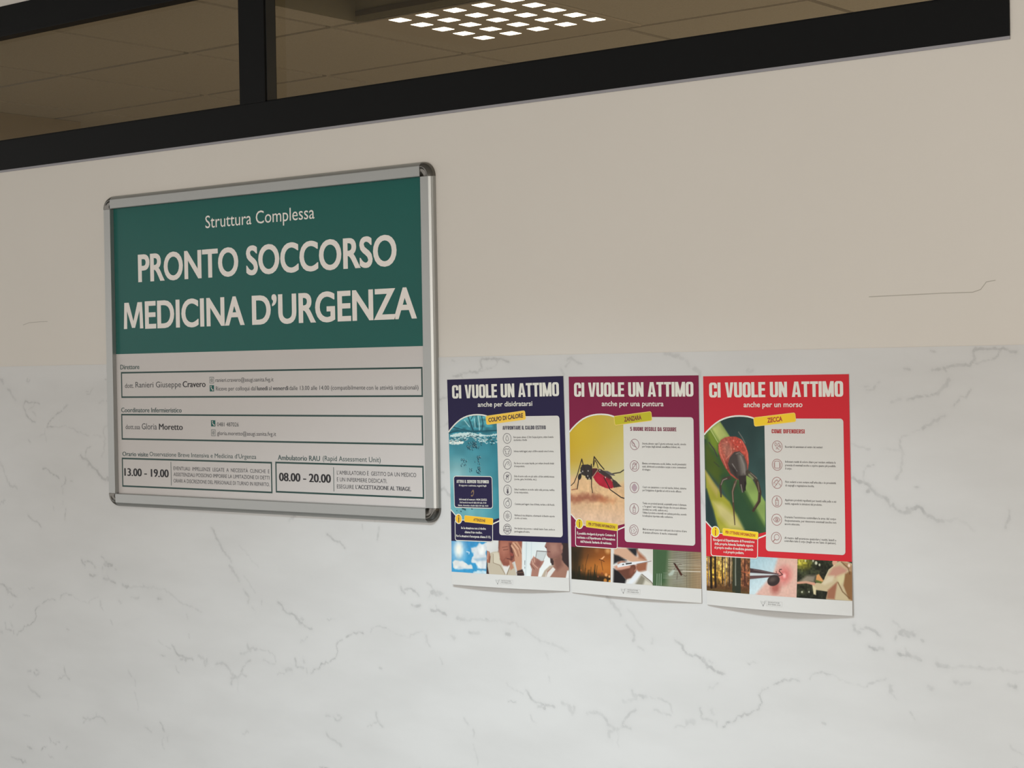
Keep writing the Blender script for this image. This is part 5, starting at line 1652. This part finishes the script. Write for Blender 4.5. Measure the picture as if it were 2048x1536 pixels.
            A.ell((1110, 340), 12, 14, (196, 96, 92), 0.4, 8, 0.85)
            A.ell((1000, 500), 9, 11, (150, 76, 66), 0.3, 5, 0.8)
            A.ell((1110, 345), 3, 4, (228, 172, 166), 0, 2)
            A.noise(3, 0.06, 51)
            A.poly([(645, 245), (800, 270), (1035, 320), (1030, 335), (900, 325), (645, 305)], (66, 48, 50), 0.7)
            A.poly([(645, 310), (930, 322), (1040, 333), (900, 345), (645, 345)], (186, 190, 190), 0.7)
            A.poly([(645, 345), (900, 340), (1045, 335), (1040, 350), (850, 372), (645, 392)], (92, 66, 66), 0.7)
            A.line([(700, 268), (980, 318)], 0.9, (120, 102, 100), 0.5)
            A.ell((970, 408), 13.0, 9.4, (52, 42, 40), -0.35, 0.7)
            A.ell((955, 395), 7, 4, (88, 76, 70), -0.35, 2.5, 0.8)
            A.line([(1040, 350), (1085, 330), (1055, 300), (1040, 290), (1045, 265), (1070, 262)], 1.3, (52, 34, 34), 0.5)
            A.line([(1000, 290), (1005, 305)], 1.1, (60, 44, 42), 0.5)
            n = 'tweezers_photo'
        else:
            A.grad((1280, 150), (1700, 600), (50, 54, 34), (36, 36, 28))
            A.noise(9, 0.9, 61)
            A.ell((1350, 180), 13, 10, (150, 140, 44), 0, 6, 0.85)
            A.ell((1310, 160), 7, 6, (190, 176, 70), 0, 3, 0.7)
            A.noise(3, 0.6, 62)
            for x, y, r in ((1520, 180, 2.6), (1565, 205, 1.8), (1480, 150, 1.6), (1380, 150, 1.4), (1440, 560, 1.2), (1350, 560, 1.4)):
                A.ell((x, y), r, r * 1.2, (206, 204, 178), 0, 0.9, 0.85)
            A.poly([(1740, 100), (1800, 130), (1800, 210), (1750, 230), (1730, 180)], (196, 150, 124), 1)
            A.poly([(1810, 160), (1900, 150), (2010, 200), (2010, 690), (1660, 660), (1680, 560), (1600, 545), (1500, 530), (1480, 470), (1530, 440), (1600, 440), (1640, 380), (1690, 270), (1760, 215)], (182, 164, 130), 0.9)
            A.poly([(1740, 240), (1830, 215), (1930, 270), (1900, 320), (1780, 370), (1680, 340)], (178, 124, 108), 3, 0.85)
            A.poly([(1680, 360), (1760, 350), (1740, 420), (1640, 470), (1600, 450)], (200, 186, 158), 2.5, 0.85)
            A.poly([(1790, 360), (1890, 320), (1920, 400), (1830, 480)], (196, 184, 140), 3, 0.8)
            A.poly([(1530, 340), (1560, 325), (1620, 410), (1600, 445), (1520, 420)], (196, 140, 86), 1)
            A.poly([(1520, 400), (1610, 430), (1590, 450), (1520, 430)], (84, 96, 48), 1)
            A.line([(1290, 440), (1400, 430), (1500, 455)], 4.0, (196, 140, 116), 0.8, 1, 5.0)
            A.poly([(1310, 420), (1400, 345), (1520, 345), (1500, 430), (1420, 430)], (160, 146, 128), 3, 0.75)
            A.poly([(1480, 470), (1530, 510), (1530, 600), (1500, 590)], (198, 184, 146), 1)
            A.line([(1760, 215), (1690, 270), (1640, 380)], 1.3, (222, 206, 170), 0.7, 0.8)
            A.poly([(1800, 430), (1680, 540), (1670, 650), (1770, 660)], (140, 88, 66), 1.8, 0.9)
            A.poly([(1900, 330), (2010, 260), (2010, 690), (1950, 660), (1880, 480)], (130, 92, 58), 1.5)
            A.poly([(1850, 160), (1960, 190), (2010, 240), (2010, 320), (1950, 270), (1880, 215)], (158, 124, 92), 1.5)
            A.line([(1850, 170), (1940, 250), (1960, 330)], 1.6, (96, 64, 44), 0.8, 0.8)
            A.line([(1810, 440), (1870, 560), (1960, 650)], 2.0, (104, 76, 50), 0.8, 0.8)
            A.ell((1950, 215), 2.4, 3.0, (216, 190, 168), 0, 0.8)
            n = 'hiker_photo'
        A.build(n, sh, 1, root)


NAVY, PLUM, RED = ('navy_print', (38, 33, 62)), ('plum_print', (118, 32, 62)), ('red_print', (190, 42, 50))

poster(0, 'dark blue poster with water picture, hung directly right of the silver framed board', NAVY,
       ('anche per disidratarsi', 79.5, 219.0), None, ('tag_gold', (226, 180, 70), (222, 172, 48)), ('tag_navy_ink', (66, 44, 44)),
       [(99.0, 76.4), (200.0, 66.6), (202.8, 84.0), (101.5, 94.4)], ('COLPO DI CALORE', -44.5, 45.0),
       ('AFFRONTARE IL CALDO ESTIVO', 142.3, 250.9), ('ink_navy', (48, 44, 60), (72, 66, 72)),
       [(121.6, ic_drop), (147.3, ic_shirt), (173.2, ic_shower), (199.2, ic_sport), (224.8, ic_thermo), (250.8, ic_apple), (276.8, ic_snow), (302.8, ic_car)],
       [[('Bere spesso, almeno 1,5 litri d’acqua al giorno, evitare bevande', 169.7, 269.2, 121.0), ('zuccherate e fredde', 169.7, 203.5, 126.6)],
        [('Indossa vestiti leggeri, ampi e di fibre naturali come il cotone.', 169.5, 269.0, 149.0)],
        [('Fai docce con acqua tiepida, per evitare bruschi sbalzi', 169.0, 268.5, 172.8), ('di temperatura.', 169.0, 195.8, 178.8)],
        [('Evita di uscire nelle ore più calde e di fare attività intensa', 168.6, 268.2, 198.8), ('(corsa, gara, bicicletta, etc.).', 168.6, 225.2, 204.6)],
        [('Evita il ventilatore se molto caldo nella persona, verifica', 168.3, 267.6, 225.0), ('la tua temperatura.', 168.1, 203, 230.8)],
        [('Consuma pasti leggeri a base di frutta, verdura e cibi freschi.', 167.7, 267.2, 254.0)],
        [('Rinfresca la tua abitazione, schermando le finestre esposte', 167.2, 266.8, 276.4), ('al sole e al vento.', 167.0, 199, 282.0)],
        [('Non lasciare mai persone o animali dentro l’auto, anche se', 166.4, 266.4, 302.4), ('parcheggiata all’ombra.', 166.2, 205, 308.6)]],
       ('ATTENZIONE', -13.5, 17.5), [('Se la situazione non si risolve', 305.6, 66, 4.4), ('chiama il tuo medico.', 313.8, 47, 4.4), ('Per le situazioni d’emergenza chiama il 112.', 322.2, 92, 4.4)], '1a')

poster(1, 'plum coloured poster with mosquito picture, between the blue and the red poster', PLUM,
       ('anche per una puntura', 77.8, 219.3), None, ('tag_olive', (176, 166, 44), (202, 176, 44)), ('tag_maroon_ink', (112, 44, 34)),
       [(105.8, 77.0), (191.8, 67.2), (193.8, 84.0), (108.0, 94.8)], ('ZANZARA', -20.5, 19.5),
       ('5 BUONE REGOLE DA SEGUIRE', 143.3, 247.2), ('ink_maroon', (112, 44, 62), (124, 76, 84)),
       [(130.0, ic_leaf), (170.7, ic_bucket), (211.5, ic_diamond), (252.0, ic_spray), (292.2, ic_fish)],
       [[('Svuota almeno ogni 5 giorni sottovasi, secchi, ciotole', 170.1, 268.0, 129.6), ('per l’acqua degli animali, annaffiatoi, bidoni, etc.', 170.0, 255.6, 135.2)],
        [('Elimina correttamente secchi, lattine, vecchi pneumatici', 169.6, 267.6, 167.0), ('usati, altrimenti accumulano acqua e sono contenitori', 169.5, 267.6, 172.8), ('di ristagno', 169.4, 188, 178.6)],
        [('Copri con zanzariere o con teli vasche, bidoni, cisterne', 169.3, 267.2, 211.6), ('per l’irrigazione di giardini ed orti in modo efficace', 169.2, 256, 217.6)],
        [('Tratta con prodotti larvicidi, acquistabili presso le farmacie', 169.0, 267.0, 242.2), ('e “le agrarie” tutti i ristagni d’acqua che non puoi eliminare', 169.0, 267.0, 248.2), ('(tombini nei cortili, caditoie etc.).', 169.0, 226, 254.0),
         ('Utilizza il prodotto a intervalli con cadenza periodica, secondo', 168.9, 267.0, 259.8), ('le indicazioni riportate sulla confezione.', 168.8, 237, 265.8)],
        [('Metti nei vasconi i pesci rossi o altri pesci che si nutrono di larve', 169.0, 267.0, 291.0), ('di zanzara all’interno di vasche ornamentali', 168.9, 246, 297.2)]],
       ('PER OTTENERE INFORMAZIONI', -31.5, 31.5), [('È possibile rivolgersi al proprio Comune di', 306.2, 90, 4.4), ('residenza o al Dipartimento di Prevenzione', 314.0, 91, 4.4), ('dell’Azienda Sanitaria di residenza.', 321.8, 75, 4.4)], '2a')

poster(2, 'red poster with tick picture, farthest from the silver framed board', RED,
       ('anche per un morso', 85.0, 205.2), None, ('tag_yellow', (226, 186, 48), (232, 192, 44)), ('tag_red_ink', (160, 48, 30)),
       [(104.6, 76.0), (190.2, 67.0), (192.6, 83.8), (107.6, 92.4)], ('ZECCA', -15.5, 15.5),
       ('COME DIFENDERSI', 142.1, 208.9), ('ink_red', (158, 50, 50), (142, 90, 86)),
       [(127.7, ic_steps), (160.3, ic_sleeve), (192.7, ic_hand), (225.8, ic_spray), (258.4, ic_eye), (291.0, ic_lens)],
       [[('Ricordati di camminare al centro dei sentieri', 168.9, 243.6, 129.8)],
        [('Indossare vestiti di colore chiaro per rendere evidente la', 168.6, 268.8, 156.2), ('presenza di eventuali zecche e coprire quanto più possibile', 168.5, 268.6, 162.4), ('il corpo.', 168.4, 182, 168.4)],
        [('Non sedersi e non sostare nell’erba alta o in prossimità', 168.0, 268.6, 192.0), ('di cespugli e vegetazione incolta.', 167.9, 226, 198.4)],
        [('Applicare prodotti repellenti per insetti sulla pelle e sui', 166.5, 268.4, 224.4), ('vestiti, seguendo le istruzioni del prodotto.', 166.3, 241, 230.8)],
        [('Durante l’escursione controllare le aree del corpo', 166.0, 268.0, 254.8), ('frequentemente, per rimuovere eventuali zecche non', 165.9, 268.0, 261.0), ('ancora attaccate.', 165.7, 196.5, 267.0)],
        [('Al rientro dall’escursione spazzolare i vestiti, lavarli e', 165.4, 267.6, 291.8), ('controllare tutto il corpo (meglio se con l’aiuto di qualcuno).', 165.2, 267.6, 297.0)]],
       ('PER OTTENERE INFORMAZIONI', -31.5, 31.5), [('Rivolgersi al Dipartimento di Prevenzione', 302.0, 88, 4.4), ('della propria Azienda Sanitaria oppure', 309.0, 83, 4.4), ('al proprio medico di medicina generale', 316.0, 83, 4.4), ('o al proprio pediatra.', 323.0, 44, 4.4)], '3a')

bpy.context.view_layer.update()
